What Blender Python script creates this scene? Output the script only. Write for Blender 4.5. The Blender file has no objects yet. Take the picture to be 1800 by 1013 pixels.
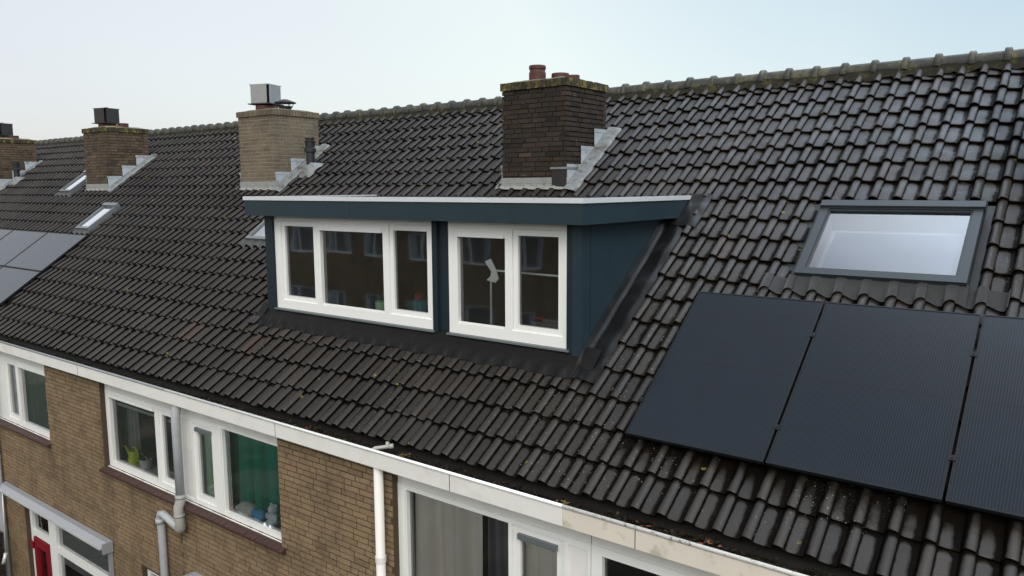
import bpy, math, random
import numpy as np
from mathutils import Vector, Matrix
rnd = random.Random(7)
sc = bpy.context.scene
COL = sc.collection
R_ = math.radians

# ------------------------------------------------------------------ camera
F_PX, YAW, PITCH, ROLL = 1354.3, -0.6510, 0.1296, 0.0049
CAM = Vector((2.9603, -5.4023, 1.9913))
fwd = Vector((math.sin(YAW) * math.cos(PITCH), math.cos(YAW) * math.cos(PITCH), -math.sin(PITCH)))
rgt = Vector((math.cos(YAW), -math.sin(YAW), 0)); dwn = fwd.cross(rgt)
r2 = rgt * math.cos(ROLL) + dwn * math.sin(ROLL); d2 = dwn * math.cos(ROLL) - rgt * math.sin(ROLL)
cd = bpy.data.cameras.new('camera'); cam = bpy.data.objects.new('camera', cd); COL.objects.link(cam)
cd.sensor_width = 36; cd.lens = F_PX / 1800 * 36; cd.clip_end = 3000; cd.clip_start = 0.05
m = Matrix((r2, -d2, -fwd)).transposed().to_4x4(); m.translation = CAM
cam.matrix_world = m; sc.camera = cam

# ------------------------------------------------------------------ world and sun
SUN_EL, SUN_AZ = 42, 140           # azimuth clockwise from +y (north): behind the viewer, to the right
w = bpy.data.worlds.new('World'); sc.world = w; w.use_nodes = True
nt = w.node_tree; nt.nodes.clear()
def N(nt, t, **k):
    n = nt.nodes.new(t)
    for a, v in k.items():
        if a == 'i':
            for kk, vv in v.items(): n.inputs[kk].default_value = vv
        else: setattr(n, a, v)
    return n
L = lambda nt, a, b: nt.links.new(a, b)
out = N(nt, 'ShaderNodeOutputWorld')
sky = N(nt, 'ShaderNodeTexSky', sky_type='NISHITA', sun_disc=False, sun_elevation=R_(SUN_EL), sun_rotation=R_(SUN_AZ), air_density=1.0, dust_density=3.0)
bg1 = N(nt, 'ShaderNodeBackground', i={'Strength': 0.05}); L(nt, sky.outputs[0], bg1.inputs[0])
tc = N(nt, 'ShaderNodeTexCoord'); sep = N(nt, 'ShaderNodeSeparateXYZ'); L(nt, tc.outputs['Generated'], sep.inputs[0])
# overcast veil: whiter to the west (left), bluer to the east and upward; brighter overhead and towards the hidden sun
dot = N(nt, 'ShaderNodeVectorMath', operation='DOT_PRODUCT'); L(nt, tc.outputs['Generated'], dot.inputs[0]); dot.inputs[1].default_value = (0.93, 0.30, 0.75)
cn = N(nt, 'ShaderNodeTexNoise', i={'Scale': 2.2, 'Detail': 4, 'Roughness': .5}); L(nt, tc.outputs['Generated'], cn.inputs['Vector'])
ad = N(nt, 'ShaderNodeMath', operation='MULTIPLY_ADD', i={1: 0.34, 2: -0.17}); L(nt, cn.outputs[0], ad.inputs[0])
ad2 = N(nt, 'ShaderNodeMath', operation='ADD'); L(nt, ad.outputs[0], ad2.inputs[0]); L(nt, dot.outputs['Value'], ad2.inputs[1])
mr = N(nt, 'ShaderNodeMapRange', i={1: -0.65, 2: 0.55}); L(nt, ad2.outputs[0], mr.inputs[0])
cr = N(nt, 'ShaderNodeValToRGB'); L(nt, mr.outputs[0], cr.inputs[0])
e = cr.color_ramp.elements; e[0].position = 0; e[0].color = (.70, .70, .70, 1); e[1].position = 1; e[1].color = (.40, .545, .64, 1)
x_ = e.new(.40); x_.color = (.80, .845, .775, 1)
dots = N(nt, 'ShaderNodeVectorMath', operation='DOT_PRODUCT'); L(nt, tc.outputs['Generated'], dots.inputs[0])
SD = Vector((math.sin(R_(SUN_AZ)) * math.cos(R_(SUN_EL)), math.cos(R_(SUN_AZ)) * math.cos(R_(SUN_EL)), math.sin(R_(SUN_EL))))
dots.inputs[1].default_value = SD
lobe = N(nt, 'ShaderNodeMapRange', i={1: 0.0, 2: 1.0, 3: 0.0, 4: 1.0}); L(nt, dots.outputs['Value'], lobe.inputs[0])
zen = N(nt, 'ShaderNodeMapRange', i={1: 0.45, 2: 0.95, 3: 0.0, 4: -.75}); L(nt, sep.outputs['Z'], zen.inputs[0])
st = N(nt, 'ShaderNodeMath', operation='MULTIPLY_ADD', i={1: 1.0, 2: 0.90}); L(nt, lobe.outputs[0], st.inputs[0])
st2 = N(nt, 'ShaderNodeMath', operation='ADD'); L(nt, st.outputs[0], st2.inputs[0]); L(nt, zen.outputs[0], st2.inputs[1])
hz = N(nt, 'ShaderNodeMapRange', i={1: 0.22, 2: 0.60}); L(nt, sep.outputs['Z'], hz.inputs[0])
fr_ = N(nt, 'ShaderNodeMapRange', i={1: 0.05, 2: -0.35}); L(nt, sep.outputs['Y'], fr_.inputs[0])
mxx = N(nt, 'ShaderNodeMath', operation='MAXIMUM'); L(nt, hz.outputs[0], mxx.inputs[0]); L(nt, fr_.outputs[0], mxx.inputs[1])
cm = N(nt, 'ShaderNodeMix', data_type='RGBA'); L(nt, mxx.outputs[0], cm.inputs[0]); L(nt, cr.outputs[0], cm.inputs[6]); cm.inputs[7].default_value = (.84, .84, .82, 1)
# bluish glow added high in the north-east sky, unseen, for sheen on upper tiles
dn = N(nt, 'ShaderNodeVectorMath', operation='DOT_PRODUCT'); L(nt, tc.outputs['Generated'], dn.inputs[0]); dn.inputs[1].default_value = (.15, .62, .77)
br = N(nt, 'ShaderNodeMapRange', interpolation_type='SMOOTHSTEP', i={1: .78, 2: .97, 3: 0, 4: 1}); L(nt, dn.outputs['Value'], br.inputs[0])
cm2 = N(nt, 'ShaderNodeMix', data_type='RGBA'); L(nt, br.outputs[0], cm2.inputs[0]); L(nt, cm.outputs[2], cm2.inputs[6]); cm2.inputs[7].default_value = (.64, .78, .95, 1)
st3 = N(nt, 'ShaderNodeMath', operation='MULTIPLY_ADD', i={1: 4.2}); L(nt, br.outputs[0], st3.inputs[0]); L(nt, st2.outputs[0], st3.inputs[2])
bg2 = N(nt, 'ShaderNodeBackground'); L(nt, cm2.outputs[2], bg2.inputs[0]); L(nt, st3.outputs[0], bg2.inputs[1])
ash = N(nt, 'ShaderNodeAddShader'); L(nt, bg1.outputs[0], ash.inputs[0]); L(nt, bg2.outputs[0], ash.inputs[1]); L(nt, ash.outputs[0], out.inputs[0])
sl = bpy.data.lights.new('sun', 'SUN'); sl.energy = 1.05; sl.angle = R_(25); sl.color = (1, .96, .9)
so = bpy.data.objects.new('sun', sl); COL.objects.link(so); so.rotation_euler = SD.to_track_quat('Z', 'Y').to_euler(); so.location = (0, -10, 12)
sc.view_settings.view_transform = 'Standard'; sc.view_settings.look = 'None'; sc.view_settings.exposure = 0.0; sc.view_settings.gamma = 1
sc.render.engine = 'CYCLES'
sc.cycles.max_bounces = 8; sc.cycles.transparent_max_bounces = 12; sc.cycles.caustics_reflective = False; sc.cycles.caustics_refractive = False

# ------------------------------------------------------------------ frames of reference
A = 0.6267; CA, SA = math.cos(A), math.sin(A); TA = math.tan(A)
def RP(x, s, o): return (x, s * CA - o * SA, s * SA + o * CA)      # along the eave, up the slope, out of the roof
HW = 6.08                                                            # width of one house
S0, GAUGE, TW, X0 = -0.595, 0.3235, 0.2145, 2.04 - 0.045
NCOURSE = 20
O_TROUGH = -0.128
RIDGE_Y, RIDGE_Z = 4.795, 3.365
GROUND = -6.0
WALL_Y = -0.52

# ------------------------------------------------------------------ mesh builder
ROOTLOC = {}
class MB:
    def __init__(s): s.v = []; s.f = []; s.a = []; s.sm = []
    def poly(s, pts, a=0.5, smooth=False):
        i = len(s.v); s.v += [tuple(p) for p in pts]; s.f.append(tuple(range(i, i + len(pts)))); s.a.append(a); s.sm.append(smooth)
    def hexa(s, P, a=0.5):     # P[0..3] bottom loop, P[4..7] top loop
        i = len(s.v); s.v += [tuple(p) for p in P]
        for q in ((3, 2, 1, 0), (4, 5, 6, 7), (0, 1, 5, 4), (1, 2, 6, 5), (2, 3, 7, 6), (3, 0, 4, 7)):
            s.f.append(tuple(i + k for k in q)); s.a.append(a); s.sm.append(False)
    def box(s, x0, x1, y0, y1, z0, z1, a=0.5, fn=None):
        P = [(x0, y0, z0), (x1, y0, z0), (x1, y1, z0), (x0, y1, z0), (x0, y0, z1), (x1, y0, z1), (x1, y1, z1), (x0, y1, z1)]
        s.hexa([fn(*p) for p in P] if fn else P, a)
    def rbox(s, x0, x1, s0, s1, o0, o1, a=0.5): s.box(x0, x1, s0, s1, o0, o1, a, RP)
    def plate(s, x0, x1, z0, z1, holes, y0, y1, fn=None, a=0.5):
        """a board from y0 (front) to y1 (back) with rectangular holes (hx0,hx1,hz0,hz1)"""
        xs = sorted({x0, x1, *[h[0] for h in holes], *[h[1] for h in holes]}); xs = [x for x in xs if x0 <= x <= x1]
        zs = sorted({z0, z1, *[h[2] for h in holes], *[h[3] for h in holes]}); zs = [z for z in zs if z0 <= z <= z1]
        ok = {}
        for i in range(len(xs) - 1):
            for j in range(len(zs) - 1):
                cx, cz = (xs[i] + xs[i + 1]) / 2, (zs[j] + zs[j + 1]) / 2
                ok[i, j] = not any(h[0] < cx < h[1] and h[2] < cz < h[3] for h in holes)
        T = fn or (lambda x, y, z: (x, y, z))
        for (i, j), k in ok.items():
            if not k: continue
            a0, a1, b0, b1 = xs[i], xs[i + 1], zs[j], zs[j + 1]
            s.poly([T(a0, y0, b0), T(a1, y0, b0), T(a1, y0, b1), T(a0, y0, b1)], a)
            s.poly([T(a0, y1, b0), T(a0, y1, b1), T(a1, y1, b1), T(a1, y1, b0)], a)
            if not ok.get((i - 1, j)): s.poly([T(a0, y1, b0), T(a0, y0, b0), T(a0, y0, b1), T(a0, y1, b1)], a)
            if not ok.get((i + 1, j)): s.poly([T(a1, y0, b0), T(a1, y1, b0), T(a1, y1, b1), T(a1, y0, b1)], a)
            if not ok.get((i, j - 1)): s.poly([T(a0, y0, b0), T(a0, y1, b0), T(a1, y1, b0), T(a1, y0, b0)], a)
            if not ok.get((i, j + 1)): s.poly([T(a0, y0, b1), T(a1, y0, b1), T(a1, y1, b1), T(a0, y1, b1)], a)
    def tube(s, pts, r, n=12, caps=True, a=0.5, smooth=True):
        pts = [Vector(p) for p in pts]; rr = r if isinstance(r, (list, tuple)) else [r] * len(pts)
        rings = []; up = None
        for k, p in enumerate(pts):
            d = (pts[min(k + 1, len(pts) - 1)] - pts[max(k - 1, 0)])
            if d.length < 1e-9: d = pts[-1] - pts[0]
            d.normalize()
            if up is None: up = Vector((1, 0, 0)) if abs(d.x) < .8 else Vector((0, 0, 1))
            u = (up - d * up.dot(d)); u.normalize(); v = d.cross(u); up = u
            i0 = len(s.v)
            for j in range(n):
                t = 2 * math.pi * j / n; s.v.append(tuple(p + (u * math.cos(t) + v * math.sin(t)) * rr[k]))
            rings.append(i0)
        for a0, b0 in zip(rings, rings[1:]):
            for j in range(n):
                s.f.append((a0 + j, a0 + (j + 1) % n, b0 + (j + 1) % n, b0 + j)); s.a.append(a); s.sm.append(smooth)
        if caps:
            s.f.append(tuple(rings[0] + j for j in reversed(range(n)))); s.a.append(a); s.sm.append(False)
            s.f.append(tuple(rings[-1] + j for j in range(n))); s.a.append(a); s.sm.append(False)
    def lathe(s, c, prof, n=20, a=0.5, ax=(0, 0, 1)):
        """prof: (radius, height) pairs; hard edges where a pair is repeated"""
        c = Vector(c); ax = Vector(ax).normalized()
        u = Vector((1, 0, 0)) if abs(ax.x) < .8 else Vector((0, 1, 0)); u = (u - ax * u.dot(ax)).normalized(); v = ax.cross(u)
        for (r0, h0), (r1, h1) in zip(prof, prof[1:]):
            i = len(s.v)
            for r, h in ((r0, h0), (r1, h1)):
                for j in range(n):
                    t = 2 * math.pi * j / n; s.v.append(tuple(c + ax * h + (u * math.cos(t) + v * math.sin(t)) * r))
            for j in range(n):
                s.f.append((i + j, i + (j + 1) % n, i + n + (j + 1) % n, i + n + j)); s.a.append(a); s.sm.append(True)
    def grid(s, fn, nu, nv, smooth=True, a=0.5):
        i = len(s.v)
        for p in range(nu + 1):
            for q in range(nv + 1): s.v.append(tuple(fn(p / nu, q / nv)))
        for p in range(nu):
            for q in range(nv):
                k = i + p * (nv + 1) + q; s.f.append((k, k + nv + 1, k + nv + 2, k + 1)); s.a.append(a); s.sm.append(smooth)
    def build(s, name, mat, parent=None, extra=None):
        me = bpy.data.meshes.new(name)
        V = np.array(s.v, dtype=np.float32)
        loc = Vector(ROOTLOC.get(parent.name, (0, 0, 0))) if parent else Vector((0, 0, 0))
        if parent is None:
            lo = V.min(0); hi = V.max(0); loc = Vector(((lo[0] + hi[0]) / 2, (lo[1] + hi[1]) / 2, lo[2]))
        W = V - np.array(loc, dtype=np.float32)
        me.from_pydata(W.tolist(), [], s.f)
        me.polygons.foreach_set('use_smooth', s.sm)
        # box UV in metres, in world coordinates
        nl = len(me.loops); li = np.empty(nl, dtype=np.int32); me.loops.foreach_get('vertex_index', li)
        nrm = np.empty(len(me.polygons) * 3, dtype=np.float32); me.polygons.foreach_get('normal', nrm); nrm = np.abs(nrm.reshape(-1, 3))
        lt = np.empty(len(me.polygons), dtype=np.int32); me.polygons.foreach_get('loop_total', lt)
        ax = np.repeat(nrm.argmax(1), lt); P = V[li]
        uv = np.stack([np.where(ax == 0, P[:, 1], P[:, 0]), np.where(ax == 2, P[:, 1], P[:, 2])], 1).astype(np.float32)
        ul = me.uv_layers.new(name='UVMap'); ul.data.foreach_set('uv', uv.ravel())
        at = me.attributes.new('tv', 'FLOAT', 'FACE'); at.data.foreach_set('value', np.array(s.a, dtype=np.float32))
        if extra is not None:
            at = me.attributes.new('gr', 'FLOAT', 'POINT'); at.data.foreach_set('value', np.array(extra, dtype=np.float32))
        me.materials.append(mat)
        o = bpy.data.objects.new(name, me); COL.objects.link(o)
        if parent:
            o.parent = parent; ROOTLOC[o.name] = ROOTLOC.get(parent.name, (0, 0, 0))
        else:
            o.location = loc; ROOTLOC[o.name] = tuple(loc)
        return o
def tag(o, label, cat, group=None):
    o['label'] = label; o['category'] = cat
    if group: o['group'] = group
    return o
def thing(name, loc, label, cat, group=None):
    o = bpy.data.objects.new(name, None); COL.objects.link(o); o.location = loc; o.empty_display_size = .3
    ROOTLOC[o.name] = tuple(loc)
    return tag(o, label, cat, group)

# ------------------------------------------------------------------ materials
def mat(name):
    m = bpy.data.materials.new(name); m.use_nodes = True
    return m, m.node_tree, m.node_tree.nodes['Principled BSDF']
def simple(name, col, rough=.5, var=.12, scale=6, metal=0, bump=0, bscale=60, spec=.4, dirt=None, dscale=3, dthr=(.5, .75)):
    """a plain surface with gentle mottling; dirt = colour of worn stains"""
    m, nt, b = mat(name)
    g = N(nt, 'ShaderNodeNewGeometry')
    n1 = N(nt, 'ShaderNodeTexNoise', i={'Scale': scale, 'Detail': 5, 'Roughness': .6}); L(nt, g.outputs['Position'], n1.inputs['Vector'])
    mx = N(nt, 'ShaderNodeMix', data_type='RGBA')
    mx.inputs[6].default_value = (*[c * (1 - var) for c in col], 1); mx.inputs[7].default_value = (*[min(1, c * (1 + var)) for c in col], 1)
    L(nt, n1.outputs[0], mx.inputs[0]); c = mx.outputs[2]
    if dirt:
        n2 = N(nt, 'ShaderNodeTexNoise', i={'Scale': dscale, 'Detail': 8, 'Roughness': .68}); L(nt, g.outputs['Position'], n2.inputs['Vector'])
        r = N(nt, 'ShaderNodeMapRange', i={1: dthr[0], 2: dthr[1]}); L(nt, n2.outputs[0], r.inputs[0])
        m2 = N(nt, 'ShaderNodeMix', data_type='RGBA'); L(nt, r.outputs[0], m2.inputs[0]); L(nt, c, m2.inputs[6]); m2.inputs[7].default_value = (*dirt, 1); c = m2.outputs[2]
    L(nt, c, b.inputs['Base Color'])
    rr = N(nt, 'ShaderNodeMapRange', i={3: max(.03, rough - .08), 4: min(1, rough + .1)}); L(nt, n1.outputs[0], rr.inputs[0]); L(nt, rr.outputs[0], b.inputs['Roughness'])
    b.inputs['Metallic'].default_value = metal; b.inputs['Specular IOR Level'].default_value = spec
    if bump:
        n3 = N(nt, 'ShaderNodeTexNoise', i={'Scale': bscale, 'Detail': 4}); L(nt, g.outputs['Position'], n3.inputs['Vector'])
        bp = N(nt, 'ShaderNodeBump', i={'Strength': bump, 'Distance': .01}); L(nt, n3.outputs[0], bp.inputs['Height']); L(nt, bp.outputs[0], b.inputs['Normal'])
    return m
def brickmat(name, dark, light, odd, moss=None, mossthr=(.58, .7), rough=.85, stain=(.02, .016, .013), stainthr=(.52, .78), streak=False):
    m, nt, b = mat(name)
    at = N(nt, 'ShaderNodeAttribute', attribute_name='tv'); g = N(nt, 'ShaderNodeNewGeometry')
    cr = N(nt, 'ShaderNodeValToRGB'); e = cr.color_ramp.elements
    e[0].color = (*dark, 1); e[1].color = (*odd, 1); x = e.new(.45); x.color = (*light, 1); x = e.new(.8); x.color = (*[(a + c) / 2 for a, c in zip(dark, light)], 1)
    L(nt, at.outputs['Fac'], cr.inputs[0])
    n1 = N(nt, 'ShaderNodeTexNoise', i={'Scale': 38, 'Detail': 6, 'Roughness': .7}); L(nt, g.outputs['Position'], n1.inputs['Vector'])
    mr = N(nt, 'ShaderNodeMapRange', i={1: .3, 2: .7, 3: .72, 4: 1.22}); L(nt, n1.outputs[0], mr.inputs[0])
    mu = N(nt, 'ShaderNodeVectorMath', operation='SCALE'); L(nt, cr.outputs[0], mu.inputs[0]); L(nt, mr.outputs[0], mu.inputs['Scale']); c = mu.outputs[0]
    def over(c, col, scale, thr, det=8, vs=None, amount=1):
        n = N(nt, 'ShaderNodeTexNoise', i={'Scale': scale, 'Detail': det, 'Roughness': .7})
        if vs:
            mp = N(nt, 'ShaderNodeMapping'); mp.inputs['Scale'].default_value = vs; L(nt, g.outputs['Position'], mp.inputs[0]); L(nt, mp.outputs[0], n.inputs['Vector'])
        else: L(nt, g.outputs['Position'], n.inputs['Vector'])
        r = N(nt, 'ShaderNodeMapRange', i={1: thr[0], 2: thr[1], 4: amount}); L(nt, n.outputs[0], r.inputs[0])
        x = N(nt, 'ShaderNodeMix', data_type='RGBA'); L(nt, r.outputs[0], x.inputs[0]); L(nt, c, x.inputs[6]); x.inputs[7].default_value = (*col, 1); return x.outputs[2]
    c = over(c, stain, 1.7, stainthr, amount=.75)
    if streak: c = over(c, stain, 3.0, (.5, .75), vs=(1, 1, .12), amount=.6)
    if moss: c = over(c, moss, 9, mossthr)
    L(nt, c, b.inputs['Base Color']); b.inputs['Roughness'].default_value = rough; b.inputs['Specular IOR Level'].default_value = .3
    bp = N(nt, 'ShaderNodeBump', i={'Strength': .5, 'Distance': .006}); L(nt, n1.outputs[0], bp.inputs['Height']); L(nt, bp.outputs[0], b.inputs['Normal'])
    return m
def tilemat(name):
    m, nt, b = mat(name)
    at = N(nt, 'ShaderNodeAttribute', attribute_name='tv'); grime_shade = N(nt, 'ShaderNodeAttribute', attribute_name='gr'); g = N(nt, 'ShaderNodeNewGeometry')
    def noise(scale, det=5, rough=.6, vs=None):
        n = N(nt, 'ShaderNodeTexNoise', i={'Scale': scale, 'Detail': det, 'Roughness': rough}); L(nt, g.outputs['Position'], n.inputs['Vector']); return n.outputs[0]
    def rng(v, a, b_, c=0, d=1):
        r = N(nt, 'ShaderNodeMapRange', i={1: a, 2: b_, 3: c, 4: d}); L(nt, v, r.inputs[0]); return r.outputs[0]
    def mix(f, a, col):
        x = N(nt, 'ShaderNodeMix', data_type='RGBA'); L(nt, f, x.inputs[0])
        L(nt, a, x.inputs[6])
        if isinstance(col, tuple): x.inputs[7].default_value = (*col, 1)
        else: L(nt, col, x.inputs[7])
        return x.outputs[2]
    def mul(a, b_):
        x = N(nt, 'ShaderNodeMath', operation='MULTIPLY'); L(nt, a, x.inputs[0])
        if isinstance(b_, float): x.inputs[1].default_value = b_
        else: L(nt, b_, x.inputs[1])
        return x.outputs[0]
    cr = N(nt, 'ShaderNodeValToRGB'); e = cr.color_ramp.elements
    e[0].color = (.0100, .0078, .0062, 1); e[1].color = (.040, .022, .015, 1); e[1].position = 1
    for p, c in ((.35, (.0145, .0117, .0095)), (.62, (.0185, .0150, .0122)), (.93, (.027, .0215, .0172)), (.965, (.030, .020, .0145))):
        x = e.new(p); x.color = (*c, 1)
    L(nt, at.outputs['Fac'], cr.inputs[0])
    big = noise(.55, 4); c = cr.outputs[0]
    s = N(nt, 'ShaderNodeVectorMath', operation='SCALE'); L(nt, c, s.inputs[0]); L(nt, rng(big, .3, .7, .62, 1.35), s.inputs['Scale']); c = s.outputs[0]
    fine = noise(85, 4, .7)
    s = N(nt, 'ShaderNodeVectorMath', operation='SCALE'); L(nt, c, s.inputs[0]); L(nt, rng(fine, .3, .7, .72, 1.3), s.inputs['Scale']); c = s.outputs[0]
    # grime in each water channel; shade painted into troughs, lap steps and lower edges
    med = noise(7, 6, .65)
    x = N(nt, 'ShaderNodeMath', operation='ADD'); L(nt, grime_shade.outputs['Fac'], x.inputs[0]); L(nt, rng(med, .3, .7, -.24, .24), x.inputs[1])
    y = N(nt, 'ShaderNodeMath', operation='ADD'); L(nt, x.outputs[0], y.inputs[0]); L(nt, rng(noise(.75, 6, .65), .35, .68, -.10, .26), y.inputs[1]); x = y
    grime_shade_fac = rng(x.outputs[0], .36, .84); c = mix(mul(grime_shade_fac, .93), c, (.0032, .0024, .0018))
    # mossy green-brown film in patches
    c = mix(rng(noise(1.3, 8, .7), .58, .78, 0, .6), c, (.026, .024, .013))
    # pale crusty lichen specks, in patches
    vo = N(nt, 'ShaderNodeTexVoronoi', i={'Scale': 34, 'Randomness': 1}); L(nt, g.outputs['Position'], vo.inputs['Vector'])
    ds_ = N(nt, 'ShaderNodeVectorMath', operation='DISTANCE'); L(nt, g.outputs['Position'], ds_.inputs[0]); ds_.inputs[1].default_value = (-.30, .30, .10)
    pa = N(nt, 'ShaderNodeMath', operation='ADD'); L(nt, noise(.9, 5, .6), pa.inputs[0]); L(nt, rng(ds_.outputs['Value'], 1.25, .2, 0, .16), pa.inputs[1])
    patch = rng(pa.outputs[0], .47, .63); spot = rng(vo.outputs['Distance'], .20, .12); keep = N(nt, 'ShaderNodeSeparateColor'); L(nt, vo.outputs['Color'], keep.inputs[0])
    c = mix(mul(mul(patch, spot), rng(keep.outputs[0], .62, .70)), c, (.20, .19, .165))
    fs = rng(noise(150, 2, .5), .66, .74); c = mix(mul(mul(fs, patch), .75), c, (.22, .21, .17))
    # few yellow-orange lichens
    v2 = N(nt, 'ShaderNodeTexVoronoi', i={'Scale': 9, 'Randomness': 1}); L(nt, g.outputs['Position'], v2.inputs['Vector'])
    k2 = N(nt, 'ShaderNodeSeparateColor'); L(nt, v2.outputs['Color'], k2.inputs[0])
    x = N(nt, 'ShaderNodeMath', operation='ADD'); L(nt, v2.outputs['Distance'], x.inputs[0]); L(nt, rng(noise(45, 3), .3, .7, -.10, .10), x.inputs[1])
    c = mix(mul(rng(x.outputs[0], .20, .14), rng(k2.outputs[1], .968, .972)), c, (.13, .115, .03))
    L(nt, c, b.inputs['Base Color'])
    ro = rng(noise(3.0, 5, .6), .3, .7, .42, .60); L(nt, ro, b.inputs['Roughness']); sp_ = rng(grime_shade_fac, 0, 1, .47, .03); L(nt, sp_, b.inputs['Specular IOR Level'])
    bp = N(nt, 'ShaderNodeBump', i={'Strength': .35, 'Distance': .003}); L(nt, fine, bp.inputs['Height']); L(nt, bp.outputs[0], b.inputs['Normal'])
    return m
def glassmat(name, tint=(.92, .95, .94), ior=1.5, gain=2.3):
    m = bpy.data.materials.new(name); m.use_nodes = True; nt = m.node_tree; nt.nodes.clear()
    o = N(nt, 'ShaderNodeOutputMaterial'); fr = N(nt, 'ShaderNodeFresnel', i={'IOR': ior}); tr = N(nt, 'ShaderNodeBsdfTransparent'); tr.inputs[0].default_value = (*tint, 1)
    gl = N(nt, 'ShaderNodeBsdfGlossy', i={'Roughness': .03}); gl.inputs[0].default_value = (.95, .97, 1, 1)
    g = N(nt, 'ShaderNodeNewGeometry'); n = N(nt, 'ShaderNodeTexNoise', i={'Scale': 1.6, 'Detail': 1}); L(nt, g.outputs['Position'], n.inputs['Vector'])
    bp = N(nt, 'ShaderNodeBump', i={'Strength': .22, 'Distance': .01}); L(nt, n.outputs[0], bp.inputs['Height']); L(nt, bp.outputs[0], gl.inputs['Normal'])
    mu = N(nt, 'ShaderNodeMath', operation='MULTIPLY', i={1: gain}); mu.use_clamp = True; L(nt, fr.outputs[0], mu.inputs[0])   # two panes of double glazing
    mx = N(nt, 'ShaderNodeMixShader'); L(nt, mu.outputs[0], mx.inputs[0]); L(nt, tr.outputs[0], mx.inputs[1]); L(nt, gl.outputs[0], mx.inputs[2]); L(nt, mx.outputs[0], o.inputs[0])
    return m
def panelmat(name, base, vert=True, spec=.45):
    m, nt, b = mat(name); g = N(nt, 'ShaderNodeNewGeometry'); at = N(nt, 'ShaderNodeAttribute', attribute_name='tv')
    sp = N(nt, 'ShaderNodeSeparateXYZ'); L(nt, g.outputs['Position'], sp.inputs[0])
    def lines(src, per, wdt):
        f = N(nt, 'ShaderNodeMath', operation='FRACT'); d = N(nt, 'ShaderNodeMath', operation='DIVIDE', i={1: per}); L(nt, src, d.inputs[0]); L(nt, d.outputs[0], f.inputs[0])
        l = N(nt, 'ShaderNodeMath', operation='LESS_THAN', i={1: wdt}); L(nt, f.outputs[0], l.inputs[0]); return l.outputs[0]
    def mix(f, a, col):
        x = N(nt, 'ShaderNodeMix', data_type='RGBA'); L(nt, f, x.inputs[0]); L(nt, a, x.inputs[6]); x.inputs[7].default_value = (*col, 1); return x.outputs[2]
    nz = N(nt, 'ShaderNodeTexNoise', i={'Scale': 3, 'Detail': 3}); L(nt, g.outputs['Position'], nz.inputs['Vector'])
    x = N(nt, 'ShaderNodeMix', data_type='RGBA'); L(nt, nz.outputs[0], x.inputs[0]); x.inputs[6].default_value = (*[c * .85 for c in base], 1); x.inputs[7].default_value = (*[c * 1.15 for c in base], 1); c = x.outputs[2]
    if vert:
        c = mix(lines(sp.outputs['X'], .0183, .16), c, tuple(v * 2.3 for v in base))       # busbars
    L(nt, c, b.inputs['Base Color']); b.inputs['Roughness'].default_value = .22; b.inputs['Specular IOR Level'].default_value = spec
    return m

M = {}
M['tile'] = tilemat('concrete roof tile')
M['ridge'] = simple('weathered ridge tile', (.034, .036, .032), .55, .3, 8, bump=.4, bscale=50, dirt=(.105, .10, .055), dscale=8, dthr=(.50, .66))
M['mortar'] = simple('mossy ridge mortar', (.015, .014, .010), .9, .4, 20, bump=.8, bscale=35, spec=.2, dirt=(.055, .050, .016), dscale=8, dthr=(.52, .7))
M['brick'] = brickmat('facade brick', (.185, .128, .074), (.255, .182, .106), (.25, .155, .10), stain=(.075, .054, .035), stainthr=(.46, .76), streak=True)
M['joint'] = simple('dark mortar joint', (.062, .044, .026), .95, .25, 30, bump=.4)
M['brick_dark'] = brickmat('sooty chimney brick', (.015, .0105, .008), (.040, .027, .018), (.085, .054, .036), moss=(.12, .10, .055), mossthr=(.62, .72), stain=(.012, .010, .008), stainthr=(.45, .8))
M['brick_cap'] = brickmat('mossy chimney brick', (.022, .018, .012), (.055, .045, .026), (.075, .058, .03), moss=(.20, .165, .03), mossthr=(.52, .64), stain=(.02, .018, .012), stainthr=(.45, .7))
M['brick_tan'] = brickmat('tan chimney brick', (.120, .095, .064), (.172, .138, .094), (.14, .106, .072), moss=(.08, .07, .05), mossthr=(.6, .75), stain=(.062, .056, .044), stainthr=(.42, .68))
M['brick_mid'] = brickmat('weathered chimney brick', (.050, .037, .026), (.105, .076, .050), (.14, .095, .058), moss=(.19, .14, .035), mossthr=(.61, .70), stain=(.025, .02, .015), stainthr=(.45, .75))
M['tanjoint'] = simple('pale chimney joint', (.22, .195, .15), .95, .2, 30)
M['slab'] = simple('mossy chimney slab', (.13, .12, .085), .9, .3, 12, bump=.4, dirt=(.20, .16, .03), dscale=6, dthr=(.5, .65))
M['terracotta'] = simple('terracotta pot', (.065, .022, .017), .6, .2, 12, dirt=(.05, .025, .02), dscale=8)
M['steel'] = simple('dull steel cowl', (.29, .295, .29), .42, .15, 7, metal=.6, dirt=(.22, .20, .18), dscale=5)
M['blacksteel'] = simple('sooty black steel', (.018, .016, .015), .5, .3, 9)
M['blackplastic'] = simple('black plastic vent', (.016, .017, .020), .45, .2, 9)
M['lead'] = simple('weathered lead', (.175, .19, .195), .6, .35, 9, metal=.1, bump=.4, bscale=14, dirt=(.075, .06, .045), dscale=7, dthr=(.50, .66))
M['leadclean'] = simple('grey zinc step', (.38, .42, .45), .5, .2, 9, metal=.1, dirt=(.14, .13, .12), dscale=6, dthr=(.55, .75))
M['leadpale'] = simple('limed lead apron', (.25, .265, .255), .7, .25, 9, bump=.3, bscale=25, dirt=(.15, .14, .10), dscale=9, dthr=(.5, .7))
M['leaddark'] = simple('dark lead sheet', (.006, .0065, .007), .30, .3, 4, bump=.45, bscale=4, spec=.28, dirt=(.022, .024, .026), dscale=2.5)
M['epdm'] = simple('black roofing membrane', (.0085, .0085, .009), .55, .3, 5, bump=.25, bscale=9, spec=.14)
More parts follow.
